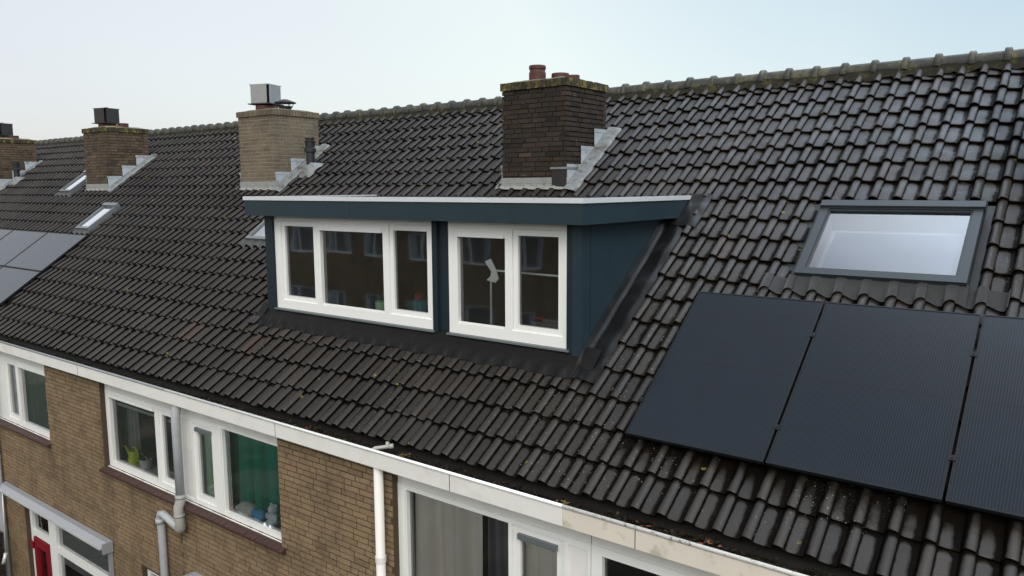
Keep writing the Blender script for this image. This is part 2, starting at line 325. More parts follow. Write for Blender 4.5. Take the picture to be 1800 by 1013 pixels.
M['blue'] = simple('dark blue grey cladding', (.0145, .0295, .0380), .45, .14, 5, spec=.3, bump=.06, bscale=45)
M['bluedark'] = simple('dark blue grey post', (.011, .0205, .0265), .5, .07, 2.5, spec=.25)
M['trim'] = simple('aluminium edge trim', (.62, .65, .67), .38, .06, 4, metal=.25)
M['white'] = simple('white pvc frame', (.78, .79, .77), .38, .03, 3)
M['cream'] = simple('white painted board', (.74, .735, .70), .45, .04, 3, dirt=(.60, .59, .54), dscale=2.5, dthr=(.5, .8))
M['worncream'] = simple('weathered cream board', (.66, .61, .53), .55, .06, 4, dirt=(.36, .34, .27), dscale=4.5, dthr=(.55, .72))
M['lip'] = simple('bright zinc gutter lip', (.83, .84, .84), .25, .05, 8, metal=.3)
M['wornlip'] = simple('peeling gutter lip', (.68, .67, .64), .4, .1, 30, dirt=(.22, .18, .15), dscale=22, dthr=(.55, .65))
M['darklip'] = simple('dull grey gutter lip', (.22, .24, .25), .4, .1, 8)
M['gutter'] = simple('wet gutter lining', (.010, .009, .008), .6, .4, 12, bump=.4, bscale=30, spec=.2)
M['litter'] = simple('rotting leaf litter', (.012, .009, .006), .9, .5, 60, bump=.8, spec=.15, dirt=(.085, .06, .035), dscale=30, dthr=(.54, .64))
M['sill'] = simple('dark brown sill tile', (.060, .030, .026), .5, .25, 14, bump=.3, dirt=(.25, .22, .20), dscale=16, dthr=(.68, .73))
M['greypipe'] = simple('grey pvc pipe', (.40, .42, .44), .45, .06, 6, dirt=(.30, .29, .27), dscale=5)
M['oldgrey'] = simple('aged grey pvc bend', (.36, .355, .33), .5, .08, 10)
M['alu'] = simple('grey awning cassette', (.36, .38, .41), .35, .06, 4, metal=.3)
M['screen'] = simple('grey screen cloth', (.42, .45, .45), .9, .04, 20)
M['red'] = simple('red door paint', (.20, .008, .018), .4, .08, 5)
M['glass'] = glassmat('window glass')
M['glasstint'] = glassmat('greenish window glass', (.76, .88, .84))
M['skyglass'] = glassmat('roof window glass', (.72, .78, .86), gain=4.0)
M['skyframe'] = simple('grey roof window cladding', (.036, .044, .050), .40, .06, 5, metal=.2)
M['skyframelight'] = simple('pale grey roof window cladding', (.15, .165, .175), .4, .06, 5, metal=.2)
M['pleat'] = simple('pleated flashing', (.055, .058, .060), .5, .15, 10, metal=.1)
M['flash'] = simple('dark side gutter', (.016, .017, .018), .5, .15, 10)
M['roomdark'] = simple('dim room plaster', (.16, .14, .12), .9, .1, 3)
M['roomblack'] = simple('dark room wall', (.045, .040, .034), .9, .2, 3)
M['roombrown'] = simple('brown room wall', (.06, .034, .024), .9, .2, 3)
M['roomwhite'] = simple('white room lining', (.60, .65, .69), .8, .03, 3)
M['blind'] = simple('pale blue grey blind', (.27, .33, .43), .8, .03, 3)
M['curtgreen'] = simple('bottle green curtain', (.012, .25, .16), .85, .15, 4)
M['curtlime'] = simple('pale green curtain', (.32, .58, .34), .85, .1, 4)
M['curttaupe'] = simple('taupe net curtain', (.84, .76, .68), .9, .08, 3)
M['curtdark'] = simple('dark grey curtain', (.13, .12, .13), .9, .1, 3)
M['curtteal'] = simple('grey green net curtain', (.14, .18, .16), .9, .15, 3)
M['curtgrey'] = simple('grey curtain', (.32, .33, .34), .9, .12, 3)
M['teal'] = simple('dark teal cloth', (.02, .12, .11), .8, .1, 3)
M['lime'] = simple('lime green plastic', (.78, .88, .04), .4, .05, 3)
M['plasticwhite'] = simple('white plastic', (.86, .87, .87), .4, .05, 3)
M['plush'] = simple('white plush', (.80, .85, .92), .95, .1, 20, bump=.6)
M['plushblue'] = simple('sky blue plush', (.14, .48, .85), .9, .1, 20, bump=.5)
M['bag'] = simple('crumpled clear bag', (.72, .71, .68), .3, .35, 14, bump=.8, bscale=18)
M['redcloth'] = simple('dark red cloth', (.22, .03, .04), .8, .2, 10)
M['leaf'] = simple('dark green leaf', (.03, .07, .02), .6, .3, 8)
M['leafamber'] = simple('amber dead leaf', (.17, .105, .025), .8, .3, 20)
M['leafred'] = simple('rust red dead leaf', (.20, .065, .028), .7, .2, 20)
M['cells'] = panelmat('black solar cells', (.0085, .0128, .0182), True, .29)
M['cellsfar'] = panelmat('blue grey solar cells', (.026, .032, .042), False, .42)  # blue grey base paints sky reflection onto black cells
M['blackframe'] = simple('black anodised frame', (.012, .0135, .016), .4, .1, 6, spec=.22)
M['grass'] = simple('garden grass', (.020, .026, .013), .95, .4, 1.5, bump=.6, bscale=8, dirt=(.07, .06, .045), dscale=.35, dthr=(.5, .6))
M['darkwall'] = brickmat('dark garden brick', (.020, .014, .011), (.035, .025, .019), (.05, .03, .022))
M['metaltrim'] = simple('grey drip rail', (.16, .18, .19), .4, .08, 6, metal=.3)
M['spill'] = simple('loose moss', (.05, .05, .015), .9, .3, 30)

# ------------------------------------------------------------------ reusable builders
def bricks(mb, u0, u1, v0, v1, holes, T, course=.0625, blen=.22, joint=.011, depth=.10, seed=1, out=.006, jit=.0025):
    """courses of single bricks; T(u, d, v) with d = depth behind the face"""
    r = random.Random(seed); n = max(1, round((v1 - v0) / course)); h = (v1 - v0) / n
    for k in range(n):
        a, b = v0 + k * h, v0 + (k + 1) * h
        cuts = [(u0, u1)]
        for hx0, hx1, hz0, hz1 in holes:
            if hz0 < (a + b) / 2 < hz1:
                nx = []
                for c0, c1 in cuts:
                    if hx1 <= c0 or hx0 >= c1: nx.append((c0, c1)); continue
                    if hx0 > c0: nx.append((c0, hx0))
                    if hx1 < c1: nx.append((hx1, c1))
                cuts = nx
        off = (k % 2) * blen / 2 + (blen / 4 if (k // 2) % 2 else 0)
        for c0, c1 in cuts:
            x = u0 - off
            while x < c1:
                ln = blen if r.random() > .16 else blen / 2
                p, q = max(x, c0) + joint / 2, min(x + ln, c1) - joint / 2
                if q - p > .025:
                    d = r.uniform(-jit, jit); j = r.uniform(-.0015, .0015)
                    tv = min(.99, max(0.01, r.gauss(.42, .22)))
                    P = [(p, d, a + joint / 2 + j), (q, d + r.uniform(-.001, .001), a + joint / 2 + j), (q, depth, a + joint / 2 + j), (p, depth, a + joint / 2 + j)]
                    P += [(x_, y_, z_ + (h - joint)) for x_, y_, z_ in P]
                    mb.hexa([T(*pp) for pp in P], tv)
                x += ln

def tile_skip(house_openings, x, s):
    return any(a < x < b and c < s < d for a, b, c, d in house_openings)
PROF = [(0, .000), (.006, .012), (.014, .034), (.026, .050), (.042, .057), (.060, .0555), (.075, .049), (.086, .040), (.090, .034), ('cut', 0),
        (.0902, .014), (.106, .0125), (.130, .009), (.155, .0055), (.178, .002), (.196, .000), (.2145, .000)]
GRIME_SHADE_PROF = [1.0, 1.0, .85, .40, .05, 0, 0, .1, .45, 0, .9, .18, 0, .08, .52, 1.0, 1.0]  # dark mask across the tile: channel grime plus painted trough shade
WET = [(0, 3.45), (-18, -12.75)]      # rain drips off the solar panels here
def roof_tiles(x0, x1, openings, seed):
    mb = MB(); grime_shade = []; r = random.Random(seed)
    k0 = math.ceil((x0 - X0 - TW / 2) / TW); k1 = math.ceil((x1 - X0 - TW / 2) / TW)
    TH = .026
    for c in range(NCOURSE):
        s0 = S0 + c * GAUGE
        wob = r.uniform(-.004, .004)
        for k in range(k0, k1):
            xl = X0 + k * TW
            if tile_skip(openings, xl + TW / 2, s0 + GAUGE * .5): continue
            tv = min(.95, max(.02, r.gauss(.5, .15)))
            if r.random() < .006: tv = r.uniform(.955, 1)
            ds = r.uniform(-.0035, .0035) + wob + .003 * math.sin(xl * 1.7 + c); dh = r.uniform(-.002, .002); rot = r.uniform(-.006, .006); tilt = r.uniform(-.004, .004)
            if r.random() < .02: ds -= r.uniform(.006, .016); rot = r.uniform(-.022, .022)
            ln = GAUGE + .06 if c < NCOURSE - 1 else .30
            rows = [(0, -.005, .35), (.006, -.001, .1), (.016, 0, 0), (GAUGE * .55, 0, 0), (GAUGE - .045, 0, .05), (GAUGE - .004, 0, .75), (ln, 0, 1)]; gk = 1.12 - .022 * c  # third value paints shade where courses overlap
            def pt(u, h, t, e):
                base = O_TROUGH + .029 * (1 - t / GAUGE) + dh + tilt * (u / TW - .5)
                return RP(xl + u + rot * (t - .1), s0 + t + ds - rot * (u - .1), base + h + e)
            segs = [[]]
            for i, (u, h) in enumerate(PROF):
                if u == 'cut': segs.append([])
                else: segs[-1].append((u, h, GRIME_SHADE_PROF[i]))
            for sg in segs:
                i0 = len(mb.v)
                for t, e, ge in rows:
                    for u, h, g_ in sg:
                        mb.v.append(pt(u, h, t, e)); xx, ss = xl + u, s0 + t
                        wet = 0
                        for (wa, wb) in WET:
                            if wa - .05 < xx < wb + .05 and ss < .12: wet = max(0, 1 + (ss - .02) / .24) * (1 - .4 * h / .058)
                        grime_shade.append(g_ * gk + ge + wet)
                n = len(sg)
                for a in range(len(rows) - 1):
                    for b in range(n - 1):
                        q = i0 + a * n + b; mb.f.append((q, q + 1, q + n + 1, q + n)); mb.a.append(tv); mb.sm.append(True)
                # the thickness seen at the lower edge, darkened to paint its shade
                i1 = len(mb.v)
                for u, h, g_ in sg: mb.v.append(pt(u, h, 0, -.005)); grime_shade.append(.9)
                for u, h, g_ in sg: mb.v.append(pt(u, h, .004, -TH)); grime_shade.append(1.0)
                for b in range(n - 1):
                    mb.f.append((i1 + b, i1 + n + b, i1 + n + b + 1, i1 + b + 1)); mb.a.append(tv * .8); mb.sm.append(True)
            # side-lap step between roll and pan, shade painted into its colour
            (u, h), (u2, h2) = PROF[8], PROF[10]
            i0 = len(mb.v)
            for t in (0, ln):
                mb.v.append(pt(u, h, t, 0)); grime_shade.append(.5); mb.v.append(pt(u2, h2, t, 0)); grime_shade.append(1.0)
            mb.f.append((i0, i0 + 1, i0 + 3, i0 + 2)); mb.a.append(tv); mb.sm.append(False)
    # the deck below the tiles and the far slope
    def deck(a0, a1, b0, b1, o):
        i = len(mb.v); mb.poly([RP(a0, b0, o), RP(a1, b0, o), RP(a1, b1, o), RP(a0, b1, o)], .1); grime_shade.extend([1.0] * 4)
    xs = sorted({x0, x1, *[v for op in openings for v in op[:2] if x0 < v < x1]}); ss = sorted({-.50, 5.82, *[v for op in openings for v in op[2:]]})
    for a0, a1 in zip(xs, xs[1:]):
        for b0, b1 in zip(ss, ss[1:]):
            if not tile_skip(openings, (a0 + a1) / 2, (b0 + b1) / 2): deck(a0, a1, b0, b1, -.155)
    ry = 2 * RIDGE_Y
    def back(x, s, o): p = RP(x, s, o); return (p[0], ry - p[1], p[2])
    n = 30
    for i in range(NCOURSE):
        a, b = S0 + i * GAUGE, min(5.85, S0 + (i + 1) * GAUGE)
        q = [back(x0, a, -.09), back(x0, b, -.115), back(x1, b, -.115), back(x1, a, -.09)]
        mb.poly(q, .4); grime_shade.extend([.2] * 4)
        q = [back(x0, a, -.09), back(x1, a, -.09), back(x1, a, -.115), back(x0, a, -.115)]
        mb.poly(q, .2); grime_shade.extend([1.0] * 4)
    return mb, grime_shade

def frame_unit(parent, name, frame, holes, yf, sashes=(), panes=(), dep=.07, m='white', gm='glass', sashdep=.05):
    """window frame (part) with its sashes and panes as sub-parts"""
    mb = MB(); mb.plate(*frame, holes, yf, yf + dep)
    w = mb.build(name, M[m], parent)
    for (a, b, c, d, st) in sashes:
        s = MB(); s.plate(a + .002, b - .002, c + .002, d - .002, [(a + st, b - st, c + st, d - st)], yf + .018, yf + .018 + sashdep)
        s.build('sash', M[m], w)
    for (a, b, c, d) in panes:
        g = MB(); g.poly([(a, yf + .045, c), (b, yf + .045, c), (b, yf + .045, d), (a, yf + .045, d)]); g.build('pane', M[gm], w)
    return w

def room(parent, x0, x1, y0, y1, z0, z1, m):
    """the room behind a window, open at the front"""
    mb = MB()
    mb.poly([(x0, y1, z0), (x1, y1, z0), (x1, y1, z1), (x0, y1, z1)])
    mb.poly([(x0, y0, z0), (x0, y1, z0), (x0, y1, z1), (x0, y0, z1)])
    mb.poly([(x1, y0, z0), (x1, y0, z1), (x1, y1, z1), (x1, y1, z0)])
    mb.poly([(x0, y0, z0), (x1, y0, z0), (x1, y1, z0), (x0, y1, z0)])
    mb.poly([(x0, y0, z1), (x0, y1, z1), (x1, y1, z1), (x1, y0, z1)])
    return mb.build('room_lining', M[m], parent)

def curtain(name, x0, x1, z0, z1, y, amp, waves, m, label, seed=0, group=None, sag=0):
    r = random.Random(seed); ph = [r.uniform(0, 6.28) for _ in range(4)]; mb = MB()
    def f(u, v):
        d = math.sin(u * waves * 6.28 + ph[0] + .5 * math.sin(u * 9 + ph[1])) + .5 * math.sin(u * waves * 2.3 * 6.28 + ph[2] + v)
        return (x0 + (x1 - x0) * u, y + amp * d * (.6 + .4 * (1 - v)), z0 + (z1 - z0) * v + (sag * (1 - v) * math.sin(u * 3.1)))
    mb.grid(f, int(waves * 14) + 6, 8)
    def f2(u, v): p = f(u, v); return (p[0], p[1] + .003, p[2])
    mb.grid(f2, int(waves * 14) + 6, 8)
    return tag(mb.build(name, M[m]), label, 'curtain', group)

# chimney --------------------------------------------------------------
CH_Y0, CH_Y1, CH_TOP = 2.90, 3.87, 3.36
def zroof(y, o=-.09): return y * TA + o / CA
def chimney(house, xc, bm, jm, seed, capm=None):
    x0, x1, y0, y1, zt = xc - .515, xc + .515, CH_Y0, CH_Y1, CH_TOP
    mb = MB(); zc = zt - .10
    fz = 1.70
    rc = {'brick_dark': .016, 'brick_tan': .004}.get(bm, .008); jt = .002 if bm == 'brick_tan' else .006
    nz = round((zc - fz) / .0625); fz = zc - nz * .0625
    bricks(mb, x0 - .007, x1 + .007, fz, zc, [], lambda u, d, v: (u, y0 + d, v), seed=seed, jit=jt, joint=.014)
    bricks(mb, x0 - .007, x1 + .007, fz, zc, [], lambda u, d, v: (u, y1 - d, v), seed=seed + 1, jit=jt)
    bricks(mb, y0 + .096, y1 - .096, fz, zc, [], lambda u, d, v: (x1 - d, u, v), seed=seed + 2, jit=jt, joint=.014)
    bricks(mb, y0 + .096, y1 - .096, fz, zc, [], lambda u, d, v: (x0 + d, u, v), seed=seed + 3, jit=jt)
    ch = mb.build('chimney', M[bm], house)
    c = MB(); c.box(x0 + rc, x1 - rc, y0 + rc, y1 - rc, 1.6, zc - .001); c.build('mortar_joints', M[jm], ch)
    cp = MB(); r = random.Random(seed + 9); o = .022
    def ring(u0, u1, T):
        u = u0
        while u < u1 - .01:
            e = min(u + .0625, u1); j = r.uniform(-.004, .004)
            cp.box(u + .004, e - .004, j, .10, zc + .003, zt + r.uniform(-.004, .003), min(.99, max(.01, r.gauss(.45, .22))), T); u += .0625
    ring(x0 - o, x1 + o, lambda u, d, v: (u, y0 - o + d, v)); ring(x0 - o, x1 + o, lambda u, d, v: (u, y1 + o - d, v))
    ring(y0 - o + .103, y1 + o - .103, lambda u, d, v: (x1 + o - d, u, v)); ring(y0 - o + .103, y1 + o - .103, lambda u, d, v: (x0 - o + d, u, v))
    cp.build('chimney_cap', M[capm or bm], ch)
    sl = MB(); r2_ = random.Random(seed)
    def f(u, v):
        e = min(u, 1 - u, v, 1 - v)
        return (x0 - .012 + (x1 - x0 + .024) * u, y0 - .012 + (y1 - y0 + .024) * v, zt - .016 + min(.055, e * .35) + r2_.uniform(-.004, .004))
    sl.grid(f, 14, 14); sl.build('mortar_top', M['slab'], ch)
    # lead: front apron, stepped side flashing, side soaker
    ap = MB(); r = random.Random(seed)
    def fa(u, v):
        x = x0 - .06 + (x1 - x0 + .10) * u; s = 3.46 + .12 * v
        h = tileheight(x) * (1 - v) * .45 + .030
        p = RP(x, s, O_TROUGH + .02 + h + .012 * v)
        return p if v < .99 else (p[0], y0 - .012, max(p[2], zroof(y0) + .0))
    ap.grid(fa, 60, 5)
    def fb(u, v): return (x0 - .02 + (x1 - x0 + .04) * u, y0 - .010 - .002 * math.sin(u * 40), zroof(y0) - .02 + .15 * v)
    ap.grid(fb, 20, 2); ap.build('lead_apron', M['leadpale'], ch)
    for sx, xx in ((1, x1 + .012), (-1, x0 - .012)):
        stp = MB(); n = 3; dy = (y1 - y0 + .02) / n
        for i in range(n):
            a, b = y0 - .005 + i * dy, y0 - .005 + (i + 1) * dy + .02
            top = zroof(b - .02) + .05; low = zroof(a) - .02
            p = [(xx, a, low), (xx, b, zroof(b) - .02), (xx, b, top), (xx, a, top)]
            stp.poly(p if sx > 0 else p[::-1])
            q = [(xx + sx * .004, a - .012, top - .035), (xx + sx * .004, b + .006, top - .035), (xx + sx * .007, b + .006, top + .012), (xx + sx * .007, a - .012, top + .012)]
            stp.poly(q if sx > 0 else q[::-1])
        stp.build('step_flashing', M['leadclean'], ch)
        so = MB()
        def fs(u, v):
            x = xx + sx * (.0 + (.20 if sx > 0 else .09) * u); s = 3.42 + 1.42 * v; b = .010 * math.sin(v * 31 + u * 5) + .008 * math.sin(v * 57 + seed)
            return RP(x + b * sx, s, (-.048 + .012 * (1 - u) ** 2 + .35 * (tileheight(x) - .03) * u + b * .3) if u < .98 else -.085)
        so.grid(fs if sx > 0 else (lambda u, v: fs(1 - u, v)), 8, 40); so.build('lead_soaker', M['lead'], ch)
    return ch
def tileheight(x):
    u = (x - X0) % TW; pts = [(a, b) for a, b in PROF if a != 'cut']
    for (a, b), (c, d) in zip(pts, pts[1:]):
        if a <= u <= c: return b + (d - b) * (u - a) / max(1e-6, c - a)
    return 0
def pot(ch, x, y, r, h, z=None, collar=True):
    z = z or CH_TOP + .005; mb = MB()
    prof = [(r, 0), (r, h * .62), (r, h * .62), (r * .93, h * .66), (r * .90, h * .78), (r * .9, h * .78), (r * 1.0, h * .82), (r * 1.0, h * .95), (r * .95, h), (r * .95, h), (r * .78, h), (r * .78, h), (r * .72, h * .4), (r * .72, h * .4), (0, h * .4)] if collar else \
           [(r, 0), (r, h * .9), (r * .96, h), (r * .96, h), (r * .8, h), (r * .8, h), (r * .75, h * .3), (r * .75, h * .3), (0, h * .3)]
    mb.lathe((x, y, z), prof, 24); return mb.build('chimney_pot', M['terracotta'], ch)
def square_cowl(ch, x, y, hw, z0, z1, m, rot=0, slots=True):
    mb = MB(); c, s = math.cos(rot), math.sin(rot)
    T = lambda a, b, z: (x + a * c - b * s, y + a * s + b * c, z)
    wv = hw * .80
    for q in range(4):
        an = q * math.pi / 2; cc, ss = math.cos(an), math.sin(an)
        TT = lambda a, b, z, cc=cc, ss=ss: T(a * cc - b * ss, a * ss + b * cc, z)
        mb.box(-wv, wv, -hw, -hw + .012, z0, z1, .5, TT)
    mb.box(-hw * .97, hw * .97, -hw * .97, hw * .97, z1 - .012, z1 + .004, .5, T)
    mb.tube([T(-.05, 0, z1), T(-.05, 0, z1 + .03), T(.05, 0, z1 + .03), T(.05, 0, z1)], .006, 6)
    o = mb.build('square_cowl', M[m], ch)
    k = MB(); k.box(-wv * .98, wv * .98, -wv * .98, wv * .98, z0 + .012, z1 - .02, .5, T); k.box(-hw * 1.12, hw * 1.12, -hw * 1.12, hw * 1.12, z0 - .022, z0 - .006, .5, T)
    k.build('cowl_core', M['blacksteel'], ch)
    return o

def vent_pipe(house, x, s, h):
    y, zb = RP(x, s, -.09)[1:]; mb = MB()
    mb.lathe((x, y, zb - .1), [(.075, 0), (.075, .1 + h * .55), (.075, .1 + h * .55), (.10, .1 + h * .57), (.10, .1 + h * .68), (.10, .1 + h * .68), (.082, .1 + h * .70), (.088, .1 + h * .86), (.088, .1 + h * .86), (.098, .1 + h * .88), (.098, .1 + h * .90), (.07, .1 + h * .92), (.07, .1 + h * .96), (.085, .1 + h * .97), (.085, .1 + h), (.085, .1 + h), (0, .1 + h)], 18)
    v = mb.build('roof_vent_pipe', M['blackplastic'], house)
    sl = MB()
    def f(u, v_):
        xx = x - .18 + .36 * u; ss = s - .22 + .42 * v_
        d = math.hypot(xx - x, (ss - s)); return RP(xx, ss, -.09 + .35 * tileheight(xx) + (.12 if d < .09 else max(0, .10 * (1 - (d - .09) / .12))))
    sl.grid(f, 16, 16); sl.build('lead_slate', M['lead'], v)
    return v

def skylight(house, x0, x1, s0, s1, glassm='skyglass', big=True, skew=None):
    fr = MB(); t = .074 if big else .05; fm = 'skyframe' if big else 'skyframelight'
    P = lambda x, y, z: RP(x, z, -y)
    fr.plate(x0, x1, s0, s1, [(x0 + t, x1 - t, s0 + t, s1 - t * 1.15)], .005, .13, P)
    k = fr.build('skylight', M[fm], house)
    hd = MB(); hd.rbox(x0 - .012, x1 + .012, s1 - .075, s1 + .012, -.05, .022); hd.build('top_hood', M[fm], k)
    ins = MB(); ins.plate(x0 + t - .004, x1 - t + .004, s0 + t - .004, s1 - t * 1.15 + .004, [(x0 + t + .018, x1 - t - .018, s0 + t + .022, s1 - t * 1.15 - .022)], .018, .06, P); ins.build('sash', M[fm], k)
    g = MB(); g.poly([RP(x0 + t, s0 + t, -.03), RP(x1 - t, s0 + t, -.03), RP(x1 - t, s1 - t, -.03), RP(x0 + t, s1 - t, -.03)]); g.build('pane', M[glassm], k)
    # white reveal of the roof window, its lower half closed by a pale blind
    a0, a1, b0, b1 = x0 + t + .005, x1 - t - .005, s0 + t + .005, s1 - t - .02
    rv = MB(); dp = -.27 if big else -.16
    for q in ([(a0, b0), (a0, b1)], [(a0, b1), (a1, b1)], [(a1, b1), (a1, b0)], [(a1, b0), (a0, b0)]):
        rv.poly([RP(*q[0], -.06), RP(*q[1], -.06), RP(*q[1], dp), RP(*q[0], dp)])
    rv.poly([RP(a0, b0, dp), RP(a1, b0, dp), RP(a1, b1, dp), RP(a0, b1, dp)]); rv.build('reveal', M['roomwhite' if big else 'trim'], k)
    if big:
      bl = MB(); bl.rbox(a0 + (.10 if big else .02), a1 - .004, b0 + .004, b0 + (b1 - b0) * .74, -.125, -.118); bl.build('roller_blind', M['blind'], k)
    # side gutters and top sheet of the flashing
    fl = MB(); fl.rbox(x0 - .17, x0 - .003, s0 - .02, s1 + .12, -.145, -.118); fl.rbox(x1 + .003, x1 + .17, s0 - .02, s1 + .12, -.145, -.118); fl.rbox(x0 - .003, x1 + .003, s1 + .003, s1 + .16, -.140, -.105)
    fl.build('flashing', M['flash'], k)
    ap = MB(); lo = s0 - (.20 if big else .14); ex = .30 if big else .12
    def f(u, v):
        x = x0 - ex + (x1 - x0 + 2 * ex) * u; s = s0 + .015 - (s0 - lo) * (1 - v) + (-.02 * (1 - v) * math.sin(((x - X0) / TW) * 6.283 + 2.2))
        inside = x0 - .02 < x < x1 + .02
        o = O_TROUGH + .030 + tileheight(x) * (1.0 - .75 * v if inside else 1.0) + (.0045 if int(round(u * 480)) % 2 else 0) + (.05 * v if inside else 0)
        return RP(x, s, o)
    ap.grid(f, 480 if big else 80, 5, smooth=not big); ap.build('pleated_apron', M['pleat'], k)
    return k

# ------------------------------------------------------------------ setting: ground
g = MB()
def fg(u, v):
    return (-150 + 300 * u, -150 + 300 * v, GROUND)
g.grid(fg, 30, 30); o = g.build('ground', M['grass']); o['kind'] = 'structure'

# ------------------------------------------------------------------ houses
house_labels = {
 'B': 'terraced house whose roof carries the large skylight and black solar panels beside the dormer',
 'A': 'terraced house with the wide dark blue dormer, sooty dark chimney and green bedroom curtain',
 'C': 'terraced house with the tan brick chimney and lime watering can behind its upstairs window',
 'D': 'terraced house with two narrow skylights, bluish solar panels and a whole black square cowl',
 'E': 'farthest terraced house, its lichen spotted chimney cut by the left edge'}
HX = {'B': 0.0, 'A': -HW, 'C': -2 * HW, 'D': -3 * HW, 'E': -4 * HW}      # left boundary of each house
H = {}
for k in 'BACDE':
    H[k] = thing('terraced_house', (HX[k] + HW / 2, 2.0, GROUND), house_labels[k], 'house', 'terraced houses of one brick row')
DORMER_HOLE = (-5.62, -.88, .78, 3.34); FLASH_R = (-.88, -.66, .62, 3.0); FLASH_L = (-5.83, -5.62, .62, 3.0)
OPEN = {'B': [(.71, 2.21, 1.98, 3.14)], 'A': [DORMER_HOLE, FLASH_R, FLASH_L], 'C': [(-7.82, -7.04, 2.02, 2.92)], 'D': [(-13.72, -13.0, 2.02, 2.92), (-16.78, -16.06, 3.28, 4.16)], 'E': []}
chx = {'B': 3.05, 'A': -3.0, 'C': -9.05, 'D': -15.12, 'E': -21.2}
for k in 'BACDE':
    op = list(OPEN[k]); c = chx[k]; op.append((c - .50, c + .50, 3.62, 4.70))
    mb, grime_shade = roof_tiles(HX[k], HX[k] + HW, op, ord(k) * 3)
    rf = mb.build('roof', M['tile'], H[k], grime_shade)
    # ridge caps and mortar
    rb = MB(); r = random.Random(ord(k)); n = round(HW / .341); d = HW / n
    def hc(x, y0, z0, rad, x1, a):
        nseg = 12
        for (xa, ra), (xb, rbb) in zip([(x, rad), (x1 - .055, rad * .97), ], [(x1 - .055, rad * .97), (x1, rad * .97)]):
            for j in range(nseg):
                t0, t1 = math.pi * j / nseg, math.pi * (j + 1) / nseg
                rb.poly([(xa, y0 - ra * math.cos(t0), z0 + ra * math.sin(t0)), (xb, y0 - rbb * math.cos(t0), z0 + rbb * math.sin(t0)), (xb, y0 - rbb * math.cos(t1), z0 + rbb * math.sin(t1)), (xa, y0 - ra * math.cos(t1), z0 + ra * math.sin(t1))], a, False)
    def tubehalf(xs, rs, y0, z0, a):
        nseg = 14; i = len(rb.v)
        for x, ra in zip(xs, rs):
            for j in range(nseg + 1):
                t = -.25 + (math.pi + .5) * j / nseg; rb.v.append((x, y0 - ra * math.cos(t), z0 + ra * math.sin(t)))
        for p in range(len(xs) - 1):
            for j in range(nseg):
                q = i + p * (nseg + 1) + j; rb.f.append((q, q + nseg + 1, q + nseg + 2, q + 1)); rb.a.append(a); rb.sm.append(True)
    for i in range(n):
        x = HX[k] + i * d; z = RIDGE_Z + r.uniform(-.006, .006); y = RIDGE_Y + r.uniform(-.006, .006); a = r.random()
        tubehalf([x - .01, x + .05, x + d * .8, x + d], [.088, .089, .092, .093], y, z, a)
        tubehalf([x - .030, x - .028, x - .020, x + .030, x + .040, x + .042], [.086, .114, .122, .122, .112, .086], y, z, a)
    rg = rb.build('ridge_tiles', M['ridge'], rf)
    mo = MB(); rr = random.Random(ord(k) + 3); nx = 170
    hts = [rr.uniform(-1, 1) for _ in range(nx + 1)]
    def fm(u, v):
        i = int(round(u * nx)); j = hts[i]; w2 = math.sin(u * 47) * .02
        return RP(HX[k] + HW * u, 5.64 + .025 * j + w2 + (.24 - .02 * j) * v, -.082 + .010 * j * (1 - v) + (.065 + .006 * j) * v)
    mo.grid(fm, nx, 3, smooth=False); mo.build('ridge_mortar', M['mortar'], rf)
# chimneys
ch = chimney(H['A'], chx['A'], 'brick_dark', 'blacksteel', 11, 'brick_cap')
pot(ch, -3.22, 3.30, .115, .25); pot(ch, -2.95, 3.45, .12, .14, collar=False); pot(ch, -2.70, 3.40, .075, .09, collar=False)
bx = MB(); bx.box(chx['A'] + .30, chx['A'] + .523, CH_Y0 - .016, CH_Y0 + .33, 1.98, 2.22); bx.build('missing_flashing_gap', M['blacksteel'], ch)  # solid black box at the chimney's front right foot
lp = MB(); lp.box(chx['A'] + .28, chx['A'] + .535, CH_Y0 - .03, CH_Y0 + .34, 2.222, 2.25); lp.build('lead_cover', M['lead'], ch)
ch = chimney(H['C'], chx['C'], 'brick_tan', 'tanjoint', 23)
pot(ch, chx['C'] - .27, 3.35, .20, .13, collar=False); square_cowl(ch, chx['C'] - .29, 3.35, .205, CH_TOP + .17, CH_TOP + .50, 'steel', .32)
cw = MB(); cw.lathe((chx['C'] + .27, 3.35, CH_TOP), [(.10, 0), (.10, .07), (.10, .07), (.13, .075), (.13, .09)], 18)
for q in range(6):
    t = q * 1.047; cw.tube([(chx['C'] + .27 + .10 * math.cos(t), 3.35 + .10 * math.sin(t), CH_TOP + .05), (chx['C'] + .27 + .15 * math.cos(t), 3.35 + .15 * math.sin(t), CH_TOP + .15)], .006, 5)
cw.lathe((chx['C'] + .27, 3.35, CH_TOP + .145), [(.19, 0), (.19, .012), (.19, .012), (.05, .065), (0, .07)], 20); cw.lathe((chx['C'] + .27, 3.35, CH_TOP + .144), [(0, .05), (.19, 0)], 20)
cw.build('conical_cowl', M['blacksteel'], ch)
ch = chimney(H['D'], chx['D'], 'brick_mid', 'joint', 37, 'brick_cap')
pot(ch, chx['D'] - .28, 3.35, .19, .11, collar=False); pot(ch, chx['D'] + .30, 3.42, .12, .11); square_cowl(ch, chx['D'] - .28, 3.35, .20, CH_TOP + .15, CH_TOP + .47, 'blacksteel', .22)
pt_ = MB(); pt_.lathe((chx['D'] + .02, 3.38, CH_TOP), [(.10, 0), (.10, .08), (.10, .08), (.06, .08), (.06, .0)], 18); pt_.build('chimney_pot', M['terracotta'], ch)
ch = chimney(H['E'], chx['E'], 'brick_mid', 'joint', 51, 'brick_cap')
